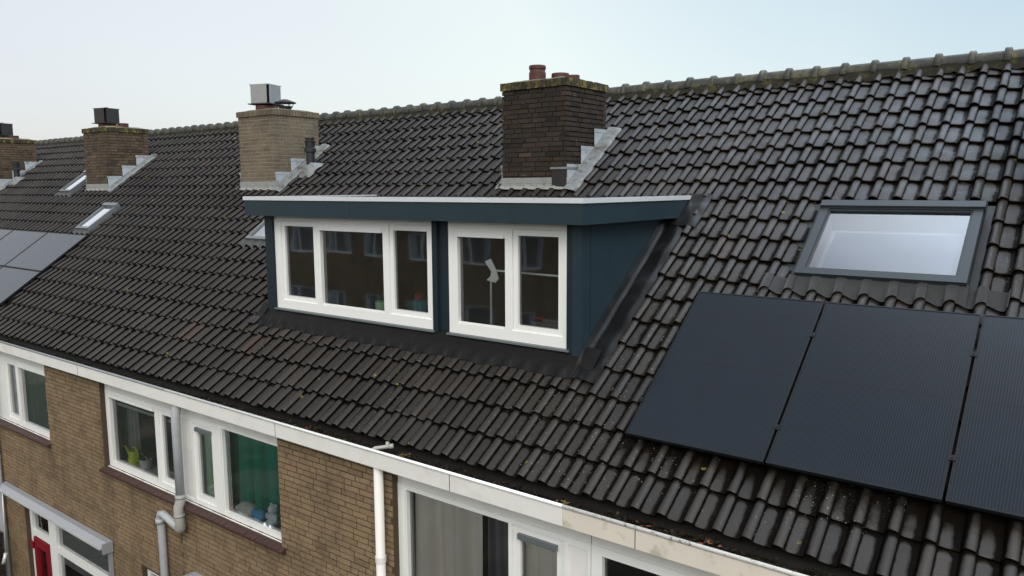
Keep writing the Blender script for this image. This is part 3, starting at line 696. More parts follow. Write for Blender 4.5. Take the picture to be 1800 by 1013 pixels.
pot(ch, chx['E'] - .22, 3.35, .19, .11, collar=False); pot(ch, chx['E'] + .32, 3.42, .12, .10); square_cowl(ch, chx['E'] - .22, 3.35, .19, CH_TOP + .14, CH_TOP + .45, 'blacksteel', .22)
ch = chimney(H['B'], chx['B'], 'brick_mid', 'joint', 67)
pot(ch, chx['B'] - .2, 3.4, .12, .2)
vent_pipe(H['C'], -8.12, 4.06, .56); vent_pipe(H['E'], -20.34, 3.90, .52)
# skylights
skylight(H['B'], .78, 2.145, 2.08, 3.125)
skylight(H['C'], -7.74, -7.12, 2.10, 2.90, big=False)
skylight(H['D'], -13.64, -13.08, 2.10, 2.90, big=False); skylight(H['D'], -16.70, -16.14, 3.36, 4.16, big=False)

# ------------------------------------------------------------------ facade
# openings in the brick (x0, x1, z0, z1): whole upstairs units reach up behind the fascia
UZ0, UZ1 = -1.93, -.58
OPN = {'A': [(-6.10, -3.985, UZ0, UZ1), (-2.20, .02, UZ0, UZ1), (-5.75, -2.75, -5.4, -3.10)],
       'C': [(-8.07, -6.06, UZ0, UZ1), (-12.18, -9.87, UZ0, UZ1), (-11.13, -8.05, -6.0, -3.10), (-7.20, -6.55, -4.2, -3.16)],
       'B': [(-.02, 2.2, UZ0, UZ1), (3.9, 6.1, UZ0, UZ1)], 'D': [(-14.3, -12.1, UZ0, UZ1), (-18.3, -16.1, UZ0, UZ1)], 'E': [(-20.3, -18.2, UZ0, UZ1), (-24.3, -22.2, UZ0, UZ1)]}
for k in 'BACDE':
    x0, x1 = HX[k], HX[k] + HW; mb = MB()
    if k in 'AC': bricks(mb, x0, x1, -6.0, -.58, OPN[k], lambda u, d, v: (u, WALL_Y + d, v), seed=ord(k), joint=.013)
    else: bricks(mb, x0, x1, -6.0, -.58, OPN[k], lambda u, d, v: (u, WALL_Y + d, v), seed=ord(k), joint=.013)
    wl = mb.build('wall', M['brick'], H[k])
    jn = MB(); jn.plate(x0, x1, -6.02, -.56, OPN[k], WALL_Y + .008, WALL_Y + .22)
    yb = 2 * RIDGE_Y - WALL_Y
    jn.build('mortar_joints', M['joint'], wl)
    jn = MB(); jn.poly([(x0, yb, -6), (x0, yb, -.5), (x1, yb, -.5), (x1, yb, -6)]); jn.build('rear_wall', M['brick'], H[k])
    pw = MB()
    pw.poly([(x0 + .002, WALL_Y + .23, -6), (x0 + .002, yb, -6), (x0 + .002, yb, -.5), (x0 + .002, RIDGE_Y, 3.1), (x0 + .002, .0, -.3), (x0 + .002, WALL_Y + .23, -.55)])
    pw.build('party_wall', M['brick'], H[k])
gw = MB(); gw.poly([(6.08, WALL_Y + .23, -6), (6.08, yb, -6), (6.08, yb, -.5), (6.08, RIDGE_Y, 3.1), (6.08, .0, -.3), (6.08, WALL_Y + .23, -.55)]); gw.build('party_wall', M['brick'], H['B'])

def eaves(k, segs):
    for (x0, x1, fm, lm) in segs:
        fb = MB(); fb.box(x0, x1, -.650, -.628, -.615, -.462)
        fb.box(x0, x1, -.628, -.50, -.615, -.600)
        gu = MB()
        prof = [(-.626, -.47), (-.620, -.56), (-.58, -.585), (-.46, -.585), (-.40, -.56), (-.30, -.45)]
        for (a, b), (c, d) in zip(prof, prof[1:]): gu.poly([(x0, a, b), (x1, a, b), (x1, c, d), (x0, c, d)])
        gt = gu.build('gutter', M['gutter'], H[k]); fb.build('fascia_board', M[fm], gt)
        lp = MB(); lp.tube([(x0, -.648, -.452), (x1, -.648, -.452)], .0155, 10); lp.build('gutter_lip', M[lm], gt)
eaves('A', [(-6.03, -.18, 'cream', 'lip')])
eaves('B', [(-.178, 6.08, 'worncream', 'wornlip')])
eaves('C', [(-12.16, -6.032, 'cream', 'darklip')]); eaves('D', [(-18.24, -12.162, 'cream', 'darklip')]); eaves('E', [(-24.32, -18.242, 'cream', 'darklip')])
# board joints on the fascia
for x, k in ((-3.82, 'A'), (-1.35, 'A'), (.45, 'B'), (-8.4, 'C')):
    j = MB(); j.box(x - .003, x + .003, -.6515, -.630, -.614, -.464); j.build('fascia_joint', M['joint'], H[k])

def unit(k, x0, x1, holes, sashes, panes, panels=(), grilles=(), z0=-1.93, ztop=-.80, hdr=True, seams=(), gm='glass', ymid=-.45):
    w = frame_unit(H[k], 'window', (x0, x1, z0, ztop), holes, ymid, sashes, panes, gm=gm)
    if hdr:
        h = MB(); h.box(x0 + .001, x1 - .001, ymid + .004, ymid + .05, ztop + .002, -.57); h.build('header_panel', M['cream'], w)
    for (a, b, c, d) in panels:
        p = MB(); p.box(a, b, ymid + .012, ymid + .04, c, d); p.build('infill_panel', M['cream'], w)
    for (a, b, z) in grilles:
        p = MB(); p.box(a, b, ymid - .016, ymid + .02, z - .024, z + .024); p.box(a + .01, b - .01, ymid - .020, ymid - .016, z - .012, z - .006); p.build('vent_grille', M['white' if b - a > .6 else 'metaltrim'], w)
    b = MB(); b.box(x0 - .0, x1 + .0, ymid - .03, ymid + .02, z0 - .022, z0 + .008); b.build('bottom_rail', M['white'], w)
    return w
def sill(k, x0, x1, z):
    s = MB(); r = random.Random(int(x0 * 10)); x = x0
    while x < x1 - .01:
        e = min(x + .105, x1); j = r.uniform(-.003, .003)
        s.hexa([(x + .003, -.585, z - .085 + j), (e - .003, -.585, z - .085 + j), (e - .003, -.40, z - .06), (x + .003, -.40, z - .06),
                (x + .003, -.585, z - .055 + j), (e - .003, -.585, z - .055 + j), (e - .003, -.40, z - .005), (x + .003, -.40, z - .005)]); x += .105
    s.box(x0, x1, -.575, -.41, z - .088, z - .066); s.build('window_sill', M['sill'], H[k])
# A, right unit
unit('A', -2.20, -.045, [(-2.085, -.865, -1.86, -.845), (-.825, -.30, -1.86, -.845), (-.255, -.075, -1.86, -.86)], [(-.825, -.30, -1.86, -.845, .075)],
     [(-2.085, -.865, -1.86, -.845), (-.75, -.375, -1.79, -.92)], [(-.255, -.075, -1.86, -.86)], [(-.76, -.365, -.93)])
st = MB(); st.plate(-2.14, -2.092, -1.90, -.84, [], -.462, -.45); st.build('cover_strip', M['white'], H['A'])
# B, left unit
unit('B', -.038, 2.2, [(.06, 1.25, -1.86, -.87), (1.32, 2.1, -1.86, -.87)], [], [(.06, 1.25, -1.86, -.87), (1.32, 2.1, -1.86, -.87)])
# A, left unit
unit('A', -6.075, -3.985, [(-5.80, -5.35, -1.86, -.875), (-5.16, -3.99, -1.86, -.83), (-6.06, -5.86, -1.88, -.85)], [(-5.80, -5.35, -1.86, -.875, .07)], [(-5.16, -3.99, -1.86, -.83), (-5.73, -5.42, -1.79, -.945)],
     [(-6.06, -5.86, -1.88, -.85)], [(-5.74, -5.41, -.945)], gm='glass')
st = MB(); st.box(-5.245, -5.17, -.464, -.45, -1.90, -.82); st.build('cover_strip', M['white'], H['A'])
sill('A', -6.08, -3.90, -1.90)
# C, right unit
unit('C', -8.065, -6.08, [(-7.95, -6.72, -1.84, -.845), (-6.63, -6.15, -1.84, -.845)], [(-6.63, -6.15, -1.84, -.845, .065)], [(-7.95, -6.72, -1.84, -.845), (-6.565, -6.215, -1.77, -.91)], grilles=[(-7.95, -6.73, -.873)])
sill('C', -8.12, -6.08, -1.90)
# C, left unit
unit('C', -12.16, -9.875, [(-11.62, -11.18, -1.84, -.85), (-11.07, -9.885, -1.84, -.85)], [(-11.62, -11.18, -1.84, -.85, .06)], [(-11.56, -11.24, -1.78, -.91), (-11.07, -9.885, -1.84, -.85)], grilles=[(-11.07, -9.89, -.875)], gm='glasstint')
sill('C', -12.16, -9.82, -1.90)
for k, x0, x1 in (('B', 3.9, 6.07), ('D', -14.3, -12.18), ('D', -18.2, -16.1), ('E', -20.3, -18.26), ('E', -24.3, -22.2)):
    xm = x0 + (x1 - x0) * .38
    unit(k, x0, x1, [(x0 + .1, xm - .04, -1.85, -.85), (xm + .04, x1 - .08, -1.85, -.85)], [(x0 + .1, xm - .04, -1.85, -.85, .06)], [(x0 + .16, xm - .1, -1.79, -.91), (xm + .04, x1 - .08, -1.85, -.85)])
    sill(k, x0, x1, -1.90)
# rooms behind
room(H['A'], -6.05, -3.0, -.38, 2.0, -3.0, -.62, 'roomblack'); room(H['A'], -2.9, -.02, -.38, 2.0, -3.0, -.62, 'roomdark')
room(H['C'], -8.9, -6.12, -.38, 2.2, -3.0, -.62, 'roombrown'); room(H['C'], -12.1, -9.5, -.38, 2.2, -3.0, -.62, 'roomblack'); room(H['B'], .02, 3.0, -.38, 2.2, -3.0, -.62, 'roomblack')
# ground-floor openings
# C: red door with transoms, wide window with a screen
gf = frame_unit(H['C'], 'window', (-10.30, -8.05, -5.6, -3.10), [(-10.12, -8.15, -3.75, -3.22), (-10.12, -8.15, -5.5, -3.86)], -.45, [], [(-10.12, -8.15, -3.75, -3.22), (-10.12, -8.15, -5.5, -3.86)])
sc_ = MB(); sc_.box(-10.10, -8.17, -.385, -.380, -4.05, -3.2); sc_.build('roller_blind', M['screen'], gf)
dr = frame_unit(H['C'], 'door', (-11.0, -10.42, -5.98, -3.82), [(-10.88, -10.54, -5.0, -3.97)], -.47, [], [(-10.88, -10.54, -5.0, -3.97)], m='red')
hg = MB(); hg.box(-11.07, -10.98, -.50, -.475, -4.02, -3.90); hg.box(-11.07, -10.98, -.50, -.475, -5.2, -5.08); hg.build('hinge', M['red'], dr)
df = frame_unit(H['C'], 'door_frame', (-11.125, -10.301, -6.0, -3.10), [(-11.03, -10.40, -3.70, -3.22), (-11.03, -10.40, -6.0, -3.80)], -.45, [], [(-11.03, -10.40, -3.70, -3.22)])
room(H['C'], -11.1, -8.1, -.36, 2.2, -5.99, -3.05, 'roombrown')
sw = frame_unit(H['C'], 'window', (-7.19, -6.56, -4.2, -3.17), [(-7.12, -6.63, -4.1, -3.25)], -.45, [], [(-7.12, -6.63, -4.1, -3.25)])
room(H['C'], -7.19, -6.56, -.36, 1.0, -4.2, -3.17, 'roomdark')
frame_unit(H['A'], 'window', (-5.74, -2.76, -5.4, -3.11), [(-5.64, -4.3, -5.3, -3.2), (-4.2, -2.86, -5.3, -3.2)], -.45, [], [(-5.64, -4.3, -5.3, -3.2), (-4.2, -2.86, -5.3, -3.2)])
room(H['A'], -5.74, -2.76, -.36, 2.0, -5.6, -3.05, 'roomdark')
# downpipes
def pipe(k, pts, rad, m, name='downpipe', cuffs=()):
    mb = MB(); mb.tube(pts, rad, 14); p = mb.build(name, M[m], H[k])
    for (x, y, z) in cuffs:
        c = MB(); c.lathe((x, y, z), [(rad, -.03), (rad + .008, -.03), (rad + .008, -.03), (rad + .008, .03), (rad + .008, .03), (rad, .03)], 14); c.build('pipe_collar', M[m], p)
    return p
pipe('A', [(-2.315, -.585, -.60), (-2.315, -.585, -5.9)], .046, 'cream', cuffs=[(-2.315, -.585, -1.55), (-2.315, -.585, -3.6)])
yp_ = -.60
gp = pipe('C', [(-5.915, yp_ + .06, -.585), (-5.915, yp_ + .02, -.68), (-5.915, yp_, -.80), (-5.915, yp_, -1.80)], .054, 'greypipe')
b = MB(); b.tube([(-5.915, yp_, -1.78), (-5.915, yp_, -1.86), (-5.915, yp_ - .035, -1.94), (-5.915, yp_ - .03, -2.10), (-5.915, yp_ - .02, -2.20), (-5.95, yp_, -2.245), (-6.02, yp_, -2.25)], .060, 14)
b.tube([(-5.915, yp_, -1.83), (-5.915, yp_, -1.80)], .066, 14); b.tube([(-5.915, yp_ - .03, -2.06), (-5.915, yp_ - .03, -2.03)], .067, 14); b.build('pipe_bend', M['oldgrey'], gp)
b = MB(); b.tube([(-6.0, yp_, -2.25), (-6.36, yp_, -2.16), (-6.43, yp_, -2.17), (-6.455, yp_, -2.24), (-6.455, yp_ + .01, -2.32), (-6.455, yp_ + .02, -5.95)], .050, 14); b.tube([(-6.455, yp_, -2.30), (-6.455, yp_, -2.24)], .060, 14); b.build('lower_pipe', M['greypipe'], gp)
pipe('C', [(-11.93, -.59, -.60), (-11.93, -.59, -5.9)], .055, 'greypipe', cuffs=[(-11.93, -.59, -2.6)])

# awnings ---------------------------------------------------------------
def awning(x0, x1, zt, label, rails):
    t = thing('awning', ((x0 + x1) / 2, WALL_Y, zt - .2), label, 'awning', 'awning boxes on the facade')
    mb = MB(); pr = [(-.525, zt), (-.60, zt - .012), (-.665, zt - .055), (-.672, zt - .085), (-.64, zt - .125), (-.525, zt - .14)]
    for a, b in zip(pr, pr[1:] + pr[:1]): mb.poly([(x0, *a), (x1, *a), (x1, *b), (x0, *b)])
    mb.poly([(x1, *p) for p in pr]); mb.poly([(x0, *p) for p in reversed(pr)])
    mb.build('cassette', M['alu'], t)
    fb = MB(); fb.box(x0 + .01, x1 - .06, -.690, -.662, zt - .098, zt - .062); fb.build('front_bar', M['trim'], t)
    for xa, xb in ((x1 + .001, x1 + .02), (x0 - .02, x0 - .001)):
        en = MB(); en.box(xa, xb, -.68, -.53, zt - .15, zt + .005); en.build('end_cap', M['alu'], t)
    for x in rails:
        r = MB(); r.box(x - .03, x + .03, -.575, -.53, -5.9, zt - .142); r.build('guide_rail', M['alu'], t)
    return t
aw = awning(-11.78, -8.0, -3.02, 'long grey awning box on the wall above the red door', [-8.04])
cr_ = MB(); cr_.tube([(-11.62, -.66, -3.1), (-11.60, -.70, -4.2)], .011, 8); cr_.build('crank_rod', M['trim'], aw)
hk = MB(); hk.tube([(-11.60, -.70, -4.2), (-11.60, -.74, -4.34), (-11.66, -.74, -4.40)], .03, 8); hk.build('crank_handle', M['trim'], aw)
awning(-5.80, -2.6, -2.80, 'grey awning box peeping in at the bottom edge beside the lower grey pipe', [])
# dark garden wall at the lower left
gwb = MB()
T_ = lambda u, d, v: (-11.80 - d, u, v)
bricks(gwb, -4.5, -.66, -6.0, -3.95, [], T_, seed=5, depth=.08)
gwb.box(-11.98, -11.885, -4.5, -.66, -6.0, -3.95, .3); gwb.box(-12.0, -11.79, -4.52, -.655, -3.949, -3.90, .2)
tag(gwb.build('garden_wall', M['darkwall']), 'dark brick garden wall standing out from the facade at lower left', 'wall')

# ------------------------------------------------------------------ dormer (part of house A)
DY = .66
XL, XR = -5.66, -.83
FX0, FX1, FY = -5.82, -.70, .45
fz0, fz1 = 1.655, 1.848
yend = (1.86 + .09 / CA) / TA
rfl = MB(); rfl.box(FX0 + .055, FX1 - .055, FY + .055, yend + .1, fz0 + .02, fz1 + .030); dorm = rfl.build('dormer', M['epdm'], H['A'])
def cheek(x0, x1):
    dm = MB(); y0, zt = DY - .03, 1.66
    yb2 = (zt + .10 / CA) / TA + .1
    P = [(y0, .30), (y0, zt), (yb2, zt), (y0 + .16, .30)]
    dm.poly([(x1, *p) for p in reversed(P)]); dm.poly([(x0, *p) for p in P])
    for a, b in zip(P, P[1:] + P[:1]): dm.poly([(x0, *a), (x0, *b), (x1, *b), (x1, *a)])
    dm.build('side_cheek', M['blue'], dorm)
cheek(XR - .10, XR); cheek(XL, XL + .10)
# posts at the front: left, between the windows, right
for q in ((XL - .003, -5.505, DY - .034, DY + .10, .40, 1.69), (-2.727, -2.503, DY + .02, DY + .12, .40, 1.69), (-2.727, -2.655, DY - .015, DY + .019, .44, 1.69), (-.995, -.93, DY - .02, DY + .10, .42, 1.69)):
    po = MB(); po.box(*q); po.build('corner_post', M['bluedark'], dorm)
sm = MB(); sm.box(XR - .001, XR + .003, .790, .795, .46, 1.66); sm.build('cladding_seam', M['bluedark'], dorm)
cp = MB(); cp.box(-.929, XR + .004, DY - .034, DY - .024, .40, 1.69); cp.build('corner_panel', M['blue'], dorm)
# roof slab with fascia and trim
fa = MB()
fa.box(FX0, FX1 - .001, FY, FY + .02, fz0, fz1)
fa.poly([(FX1, FY + .001, fz0), (FX1, (fz0 + .06) / TA + .06, fz0), (FX1, yend, fz1), (FX1, FY + .001, fz1)])
fa.poly([(FX0, FY + .021, fz0), (FX0, FY + .021, fz1), (FX0, yend, fz1), (FX0, (fz0 + .06) / TA + .06, fz0)])
fa.poly([(FX0, FY + .021, fz0 + .002), (FX1 - .001, FY + .021, fz0 + .002), (FX1 - .001, 2.4, fz0 + .002), (FX0, 2.4, fz0 + .002)][::-1])
fa.build('fascia_board', M['blue'], dorm)
for x in (-3.80,):
    j = MB(); j.box(x - .002, x + .002, FY - .0015, FY + .01, fz0 + .002, fz1 - .002); j.build('fascia_joint', M['bluedark'], dorm)
tr = MB(); tr.box(FX0 - .012, FX1 + .012, FY - .014, FY + .05, fz1 + .001, fz1 + .048)
tr.box(FX1 - .05, FX1 + .012, FY + .051, yend - .02, fz1 + .001, fz1 + .046); tr.box(FX0 - .012, FX0 + .05, FY + .051, yend - .02, fz1 + .001, fz1 + .046)
tr.build('roof_edge_trim', M['trim'], dorm)
# windows of the dormer
def dwin(frame, holes, sashes, panes, grilles):
    w = MB(); w.plate(*frame, holes, DY, DY + .085)
    w.build('window_frame', M['white'], dorm)
    for (a, b, c, d) in sashes:
        s = MB(); s.plate(a + .004, b - .004, c + .004, d - .004, [(a + .062, b - .062, c + .062, d - .062)], DY + .016, DY + .07); s.build('sash', M['white'], dorm)
    for (a, b, c, d) in panes:
        g = MB(); g.poly([(a, DY + .045, c), (b, DY + .045, c), (b, DY + .045, d), (a, DY + .045, d)]); g.build('pane', M['glass'], dorm)
    for (a, b, z) in grilles:
        g = MB(); g.box(a, b, DY - .022, DY + .03, z - .020, z + .020); g.box(a, b, DY - .004, DY + .02, z + .035, z + .045); g.build('vent_grille', M['white'], dorm)
    ln = MB()
    for (a, b, c, d) in holes: ln.hexa([(a, DY + .001, c - .001), (b, DY + .001, c - .001), (b, DY + .044, c - .001), (a, DY + .044, c - .001), (a, DY + .001, c + .003), (b, DY + .001, c + .003), (b, DY + .044, c + .020), (a, DY + .044, c + .020)])
    ln.build('glazing_bead', M['white'], dorm)
Z0, Z1 = .46, 1.645
dwin((-5.504, -2.73, Z0, Z1), [(-5.375, -4.685, .565, 1.585), (-4.60, -3.50, .565, 1.50), (-3.405, -2.765, .565, 1.585)], [(-5.375, -4.685, .565, 1.585), (-3.405, -2.765, .565, 1.585)],
     [(-5.32, -4.74, .62, 1.53), (-4.60, -3.50, .565, 1.50), (-3.35, -2.82, .62, 1.53)], [(-4.62, -3.51, 1.508)])
dwin((-2.50, -.998, Z0, Z1), [(-2.375, -1.745, .565, 1.50), (-1.655, -1.05, .565, 1.585)], [(-1.655, -1.05, .565, 1.585)], [(-2.375, -1.745, .565, 1.50), (-1.60, -1.10, .62, 1.53)], [(-2.385, -1.75, 1.508)])
dr_ = MB(); dr_.box(-5.52, -2.70, DY - .045, DY + .06, .438, .458); dr_.box(-2.51, -.96, DY - .045, DY + .06, .438, .458); dr_.build('drip_rail', M['metaltrim'], dorm)
# apron and side flashing
ap = MB()
def fa_(u, v):
    x = -5.84 + 5.20 * u
    low = .515 + .012 * math.sin(x * 7.3) - .018 * math.cos((x - X0 - .05) / TW * 6.283)
    s = low + (.86 - low) * v
    blend = max(0, 1 - v * 3.0)
    o = (-.104 + tileheight(x)) * blend + (1 - blend) * (-.040 + .05 * max(0, v - .5)) + .004 * math.sin(x * 11 + v * 4)
    return RP(x, s, o)
ap.grid(fa_, 400, 10)
def fu(u, v): x = XL + .004 + (XR - XL - .008) * u; return (x, DY + .012 - .01 * v, .36 + .09 * v)
ap.grid(fu, 40, 2); ap.build('apron_flashing', M['epdm'], dorm)
for sx, xx in ((1, XR), (-1, XL)):
    sf = MB()
    def fs(u, v):
        s = .50 + 2.50 * v; wob = .010 * math.sin(v * 21) + .006 * math.sin(v * 47)
        x = xx + sx * (.004 + (.262 + (wob * .5 if u > .9 else 0)) * u)
        # upstand, valley, then draped up on the neighbouring roll
        if u < .16: o = -.071 + (.085 - .53 * u) * min(1, max(0.15, (s - .62) / .22))
        elif u < .7: o = -.071 + .004 * math.sin(v * 33 + u * 3)
        else: o = -.071 - .09 * (u - .7) + .003 * math.sin(v * 29 + u * 5)
        o += .026 * min(1, max(0, (.82 - s) / .16)); o += .0 if s > .66 else .35 * (tileheight(x) - .03) * (1 - max(0, (s - .52) / .14))
        return RP(x, s, o)
    sf.grid(fs if sx > 0 else (lambda u, v: fs(1 - u, v)), 12, 70); sf.build('side_flashing', M['leaddark'], dorm)
    tp = MB()
    def ft(u, v):
        x = FX1 - .12 + .36 * u if sx > 0 else FX0 + .12 - .36 * (1 - u)
        s = 2.78 + .56 * v; return RP(x, s, -.058 + .006 * math.sin(u * 9) + .004 * math.sin(v * 14) - (.03 if (u > .95 and sx > 0) else 0))
    tp.grid(ft, 10, 10); tp.build('top_flashing', M['leaddark'], dorm)
# attic room behind the dormer windows
rm = MB(); x0, x1, y0, y1, z0, z1 = -5.55, -.94, DY + .10, 3.2, .20, 1.69
rm.poly([(x0, y1, z0), (x1, y1, z0), (x1, y1, z1), (x0, y1, z1)]); rm.poly([(x0, y0, z0), (x0, y1, z0), (x0, y1, z1), (x0, y0, z1)]); rm.poly([(x1, y0, z0), (x1, y0, z1), (x1, y1, z1), (x1, y1, z0)])
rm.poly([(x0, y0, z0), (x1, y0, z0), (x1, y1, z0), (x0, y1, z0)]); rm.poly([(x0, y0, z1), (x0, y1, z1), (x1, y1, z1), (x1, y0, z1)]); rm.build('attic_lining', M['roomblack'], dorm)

# ------------------------------------------------------------------ solar panels
def solar(x0, s0, w_, h_, label, far=False, clamps=(), group='black solar panels below the large skylight'):
    t = thing('solar_panel', RP(x0 + w_ / 2, s0 + h_ / 2, -.08), label, 'solar panel', group)
    P = lambda x, y, z: RP(x, z, -y); e = .011 if not far else .012
    f = MB(); f.plate(x0, x0 + w_, s0, s0 + h_, [(x0 + e, x0 + w_ - e, s0 + e, s0 + h_ - e)], 0, .034, P)
    f.build('frame', M['blackframe'], t)
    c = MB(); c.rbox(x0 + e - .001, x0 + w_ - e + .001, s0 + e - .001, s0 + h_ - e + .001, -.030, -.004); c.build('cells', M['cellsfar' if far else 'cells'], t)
    if not far:
        ml = MB(); ml.rbox(x0 + e, x0 + w_ - e, s0 + h_ / 2 - .002, s0 + h_ / 2 + .002, -.0045, -.0034); ml.build('centre_line', M['blackframe'], t)
    for (x, s) in clamps:
        k = MB(); k.rbox(x - .022, x + .022, s - .022, s + .022, -.03, .006); k.lathe(RP(x, s, .006), [(.008, 0), (.008, .005), (0, .005)], 8, ax=(0, -SA, CA)); k.build('clamp', M['blackframe'], t)
    rl = MB()
    for s in (s0 + h_ * .21, s0 + h_ * .79): rl.rbox(x0 - .01, x0 + w_ + .01, s - .02, s + .02, -.075, -.036)
    rl.build('mounting_rail', M['blackframe'], t)
    return t
PW, PH, GAP = 1.134, 1.727, .020
solar(0, 0, PW, PH, 'black solar panel nearest the dormer, first of the row under the skylight', clamps=[(PW + .01, .33), (PW + .01, 1.32), (-.012, .36)])
solar(PW + GAP, 0, PW, PH, 'whole black solar panel between two others, directly below the large skylight', clamps=[(2 * PW + 1.5 * GAP, .34), (2 * PW + 1.5 * GAP, 1.30)])
solar(2 * (PW + GAP), 0, PW, PH, 'black solar panel cut off by the right edge of the photo')
fw, fh = 1.745, 1.075
nm = [['lowest visible bluish solar panel on the far roof, bordering bare tiles on its right', 'upper bluish solar panel on the far roof, just below the narrow skylight'],
      ['bluish far solar panel in the lower row, second from the bare tiles', 'bluish far solar panel in the upper row, second from the bare tiles'],
      ['bluish far solar panel in the lower row, third from the bare tiles', 'bluish far solar panel in the upper row, cut by the left edge']]
for i in range(3):
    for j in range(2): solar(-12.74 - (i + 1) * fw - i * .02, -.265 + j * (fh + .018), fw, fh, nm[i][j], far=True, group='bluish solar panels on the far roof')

# ------------------------------------------------------------------ things behind the windows
def blob(mb, c, r, sq=(1, 1, 1), n=10, a=.5, jit=.0, seed=1):
    rr = random.Random(seed); i = len(mb.v); c = Vector(c)
    for p in range(n + 1):
        th = math.pi * p / n
        for q in range(n * 2):
            ph = math.pi * q / n; k = r * (1 + rr.uniform(-jit, jit) * math.sin(th))
            mb.v.append((c.x + k * sq[0] * math.sin(th) * math.cos(ph), c.y + k * sq[1] * math.sin(th) * math.sin(ph), c.z + k * sq[2] * math.cos(th)))
    for p in range(n):
        for q in range(n * 2):
            a0 = i + p * n * 2 + q; a1 = i + p * n * 2 + (q + 1) % (n * 2); mb.f.append((a0, a0 + n * 2, a1 + n * 2, a1)); mb.a.append(a); mb.sm.append(True)
curtain('curtain', -5.80, -3.95, -1.95, -.72, -.245, .05, 6, 'curtgreen', 'bottle green curtain filling the window above the stuffed toys', 3)
curtain('curtain', -6.03, -5.60, -1.95, -.75, -.335, .018, 3, 'curtlime', 'pale green curtain in the narrow sash beside the grey downpipe', 4)
curtain('curtain', -2.10, -1.28, -1.95, -.72, -.30, .045, 1.8, 'curttaupe', 'taupe net curtain in the big window right of the white downpipe', 5)
curtain('curtain', -1.20, -.99, -1.95, -.72, -.28, .035, 1.6, 'curtdark', 'dark grey curtain gathered beside the taupe net curtain', 6)
curtain('curtain', -2.24, -2.13, -1.95, -.72, -.33, .015, 1.5, 'teal', 'dark teal strip of curtain at the left of the taupe net', 7)
curtain('curtain', -.86, -.36, -1.95, -.93, -.33, .010, 3, 'curttaupe', 'taupe net curtain behind the narrow vented sash', 8)
curtain('curtain', .45, 1.0, -1.95, -.72, -.30, .03, 3, 'curtdark', 'dark curtain in the window at the bottom right of the facade', 9)
curtain('curtain', -12.02, -11.55, -1.95, -.72, -.335, .018, 2, 'curtteal', 'grey green net curtain in the leftmost narrow sash', 10)
curtain('curtain', -11.42, -10.10, -1.95, -.72, -.325, .022, 6, 'curtteal', 'grey green curtain in the leftmost big window', 11)
curtain('curtain', -8.36, -7.98, -1.95, -.72, -.325, .02, 3, 'curtteal', 'olive grey curtain left of the lime watering can', 12)
curtain('curtain', -8.16, -7.74, -1.95, -.72, -.17, .03, 3, 'curtgrey', 'grey curtain hanging behind the lime watering can', 13)
bl = MB(); bl.box(-8.0, -6.75, -.345, -.335, -1.035, -1.0); tag(bl.build('blind_rail', M['screen']), 'pale blind rail across the window with the watering can', 'blind', 'raised blinds')
bl = MB(); bl.box(-6.70, -6.14, -.345, -.335, -1.035, -1.0); tag(bl.build('blind_rail', M['screen']), 'pale blind rail in the narrow sash crossed by the downpipe', 'blind', 'raised blinds')
for (x0, x1, k) in ((-8.0, -6.16, 'C'), (-5.84, -3.99, 'A'), (-2.1, -.3, 'A'), (-11.7, -9.9, 'C')):
    s = MB(); s.box(x0, x1, -.37, -.12, -1.92, -1.88); s.build('inner_sill', M['plasticwhite' if k != 'A' else 'roomdark'], H[k])
# lime watering can
wx, wy, wz = -7.70, -.27, -1.88
t = thing('watering_can', (wx, wy, wz), 'lime green watering can on the sill behind glass', 'watering can')
b = MB(); b.lathe((wx, wy, wz), [(0, 0), (.085, 0), (.085, 0), (.082, .10), (.060, .20), (.060, .20), (.050, .20), (.06, .12), (0, .12)], 18); b.build('body', M['lime'], t)
b = MB(); b.tube([(wx - .06, wy, wz + .05), (wx - .14, wy, wz + .11), (wx - .22, wy, wz + .19), (wx - .27, wy, wz + .215)], [.022, .017, .013, .012], 10); b.build('spout', M['lime'], t)
b = MB(); b.tube([(wx - .05, wy, wz + .19), (wx - .03, wy, wz + .245), (wx + .04, wy, wz + .25), (wx + .10, wy, wz + .20), (wx + .105, wy, wz + .12), (wx + .075, wy, wz + .05)], .010, 8); b.build('handle', M['lime'], t)
# white bucket with a plant
t = thing('plant_pot', (-7.38, -.27, -1.88), 'white bucket planter with a dark plant beside the watering can', 'plant pot')
b = MB(); b.lathe((-7.38, -.27, -1.88), [(0, 0), (.065, 0), (.065, 0), (.092, .15), (.092, .15), (.084, .15), (.075, .09), (0, .09)], 18); b.tube([(-7.47, -.27, -1.74), (-7.40, -.31, -1.66), (-7.30, -.31, -1.68), (-7.29, -.27, -1.74)], .006, 6); b.build('bucket', M['plasticwhite'], t)
b = MB(); rr = random.Random(2)
for q in range(26):
    a = rr.uniform(0, 6.28); l = rr.uniform(.05, .12); x, y, z = -7.38 + rr.uniform(-.04, .04), -.27 + rr.uniform(-.04, .04), -1.76 + rr.uniform(0, .07)
    dx, dy = math.cos(a) * l, math.sin(a) * l; b.poly([(x, y, z), (x + dx * .5 - dy * .25, y + dy * .5 + dx * .25, z + .04), (x + dx, y + dy, z + .03), (x + dx * .5 + dy * .25, y + dy * .5 - dx * .25, z + .04)])
b.build('foliage', M['leaf'], t)
b = MB(); blob(b, (-6.42, -.26, -1.83), .09, (1.3, 1, .6), jit=.25); tag(b.build('crumpled_bag', M['bag']), 'crumpled pale bag behind the sash beside the downpipe', 'bag')
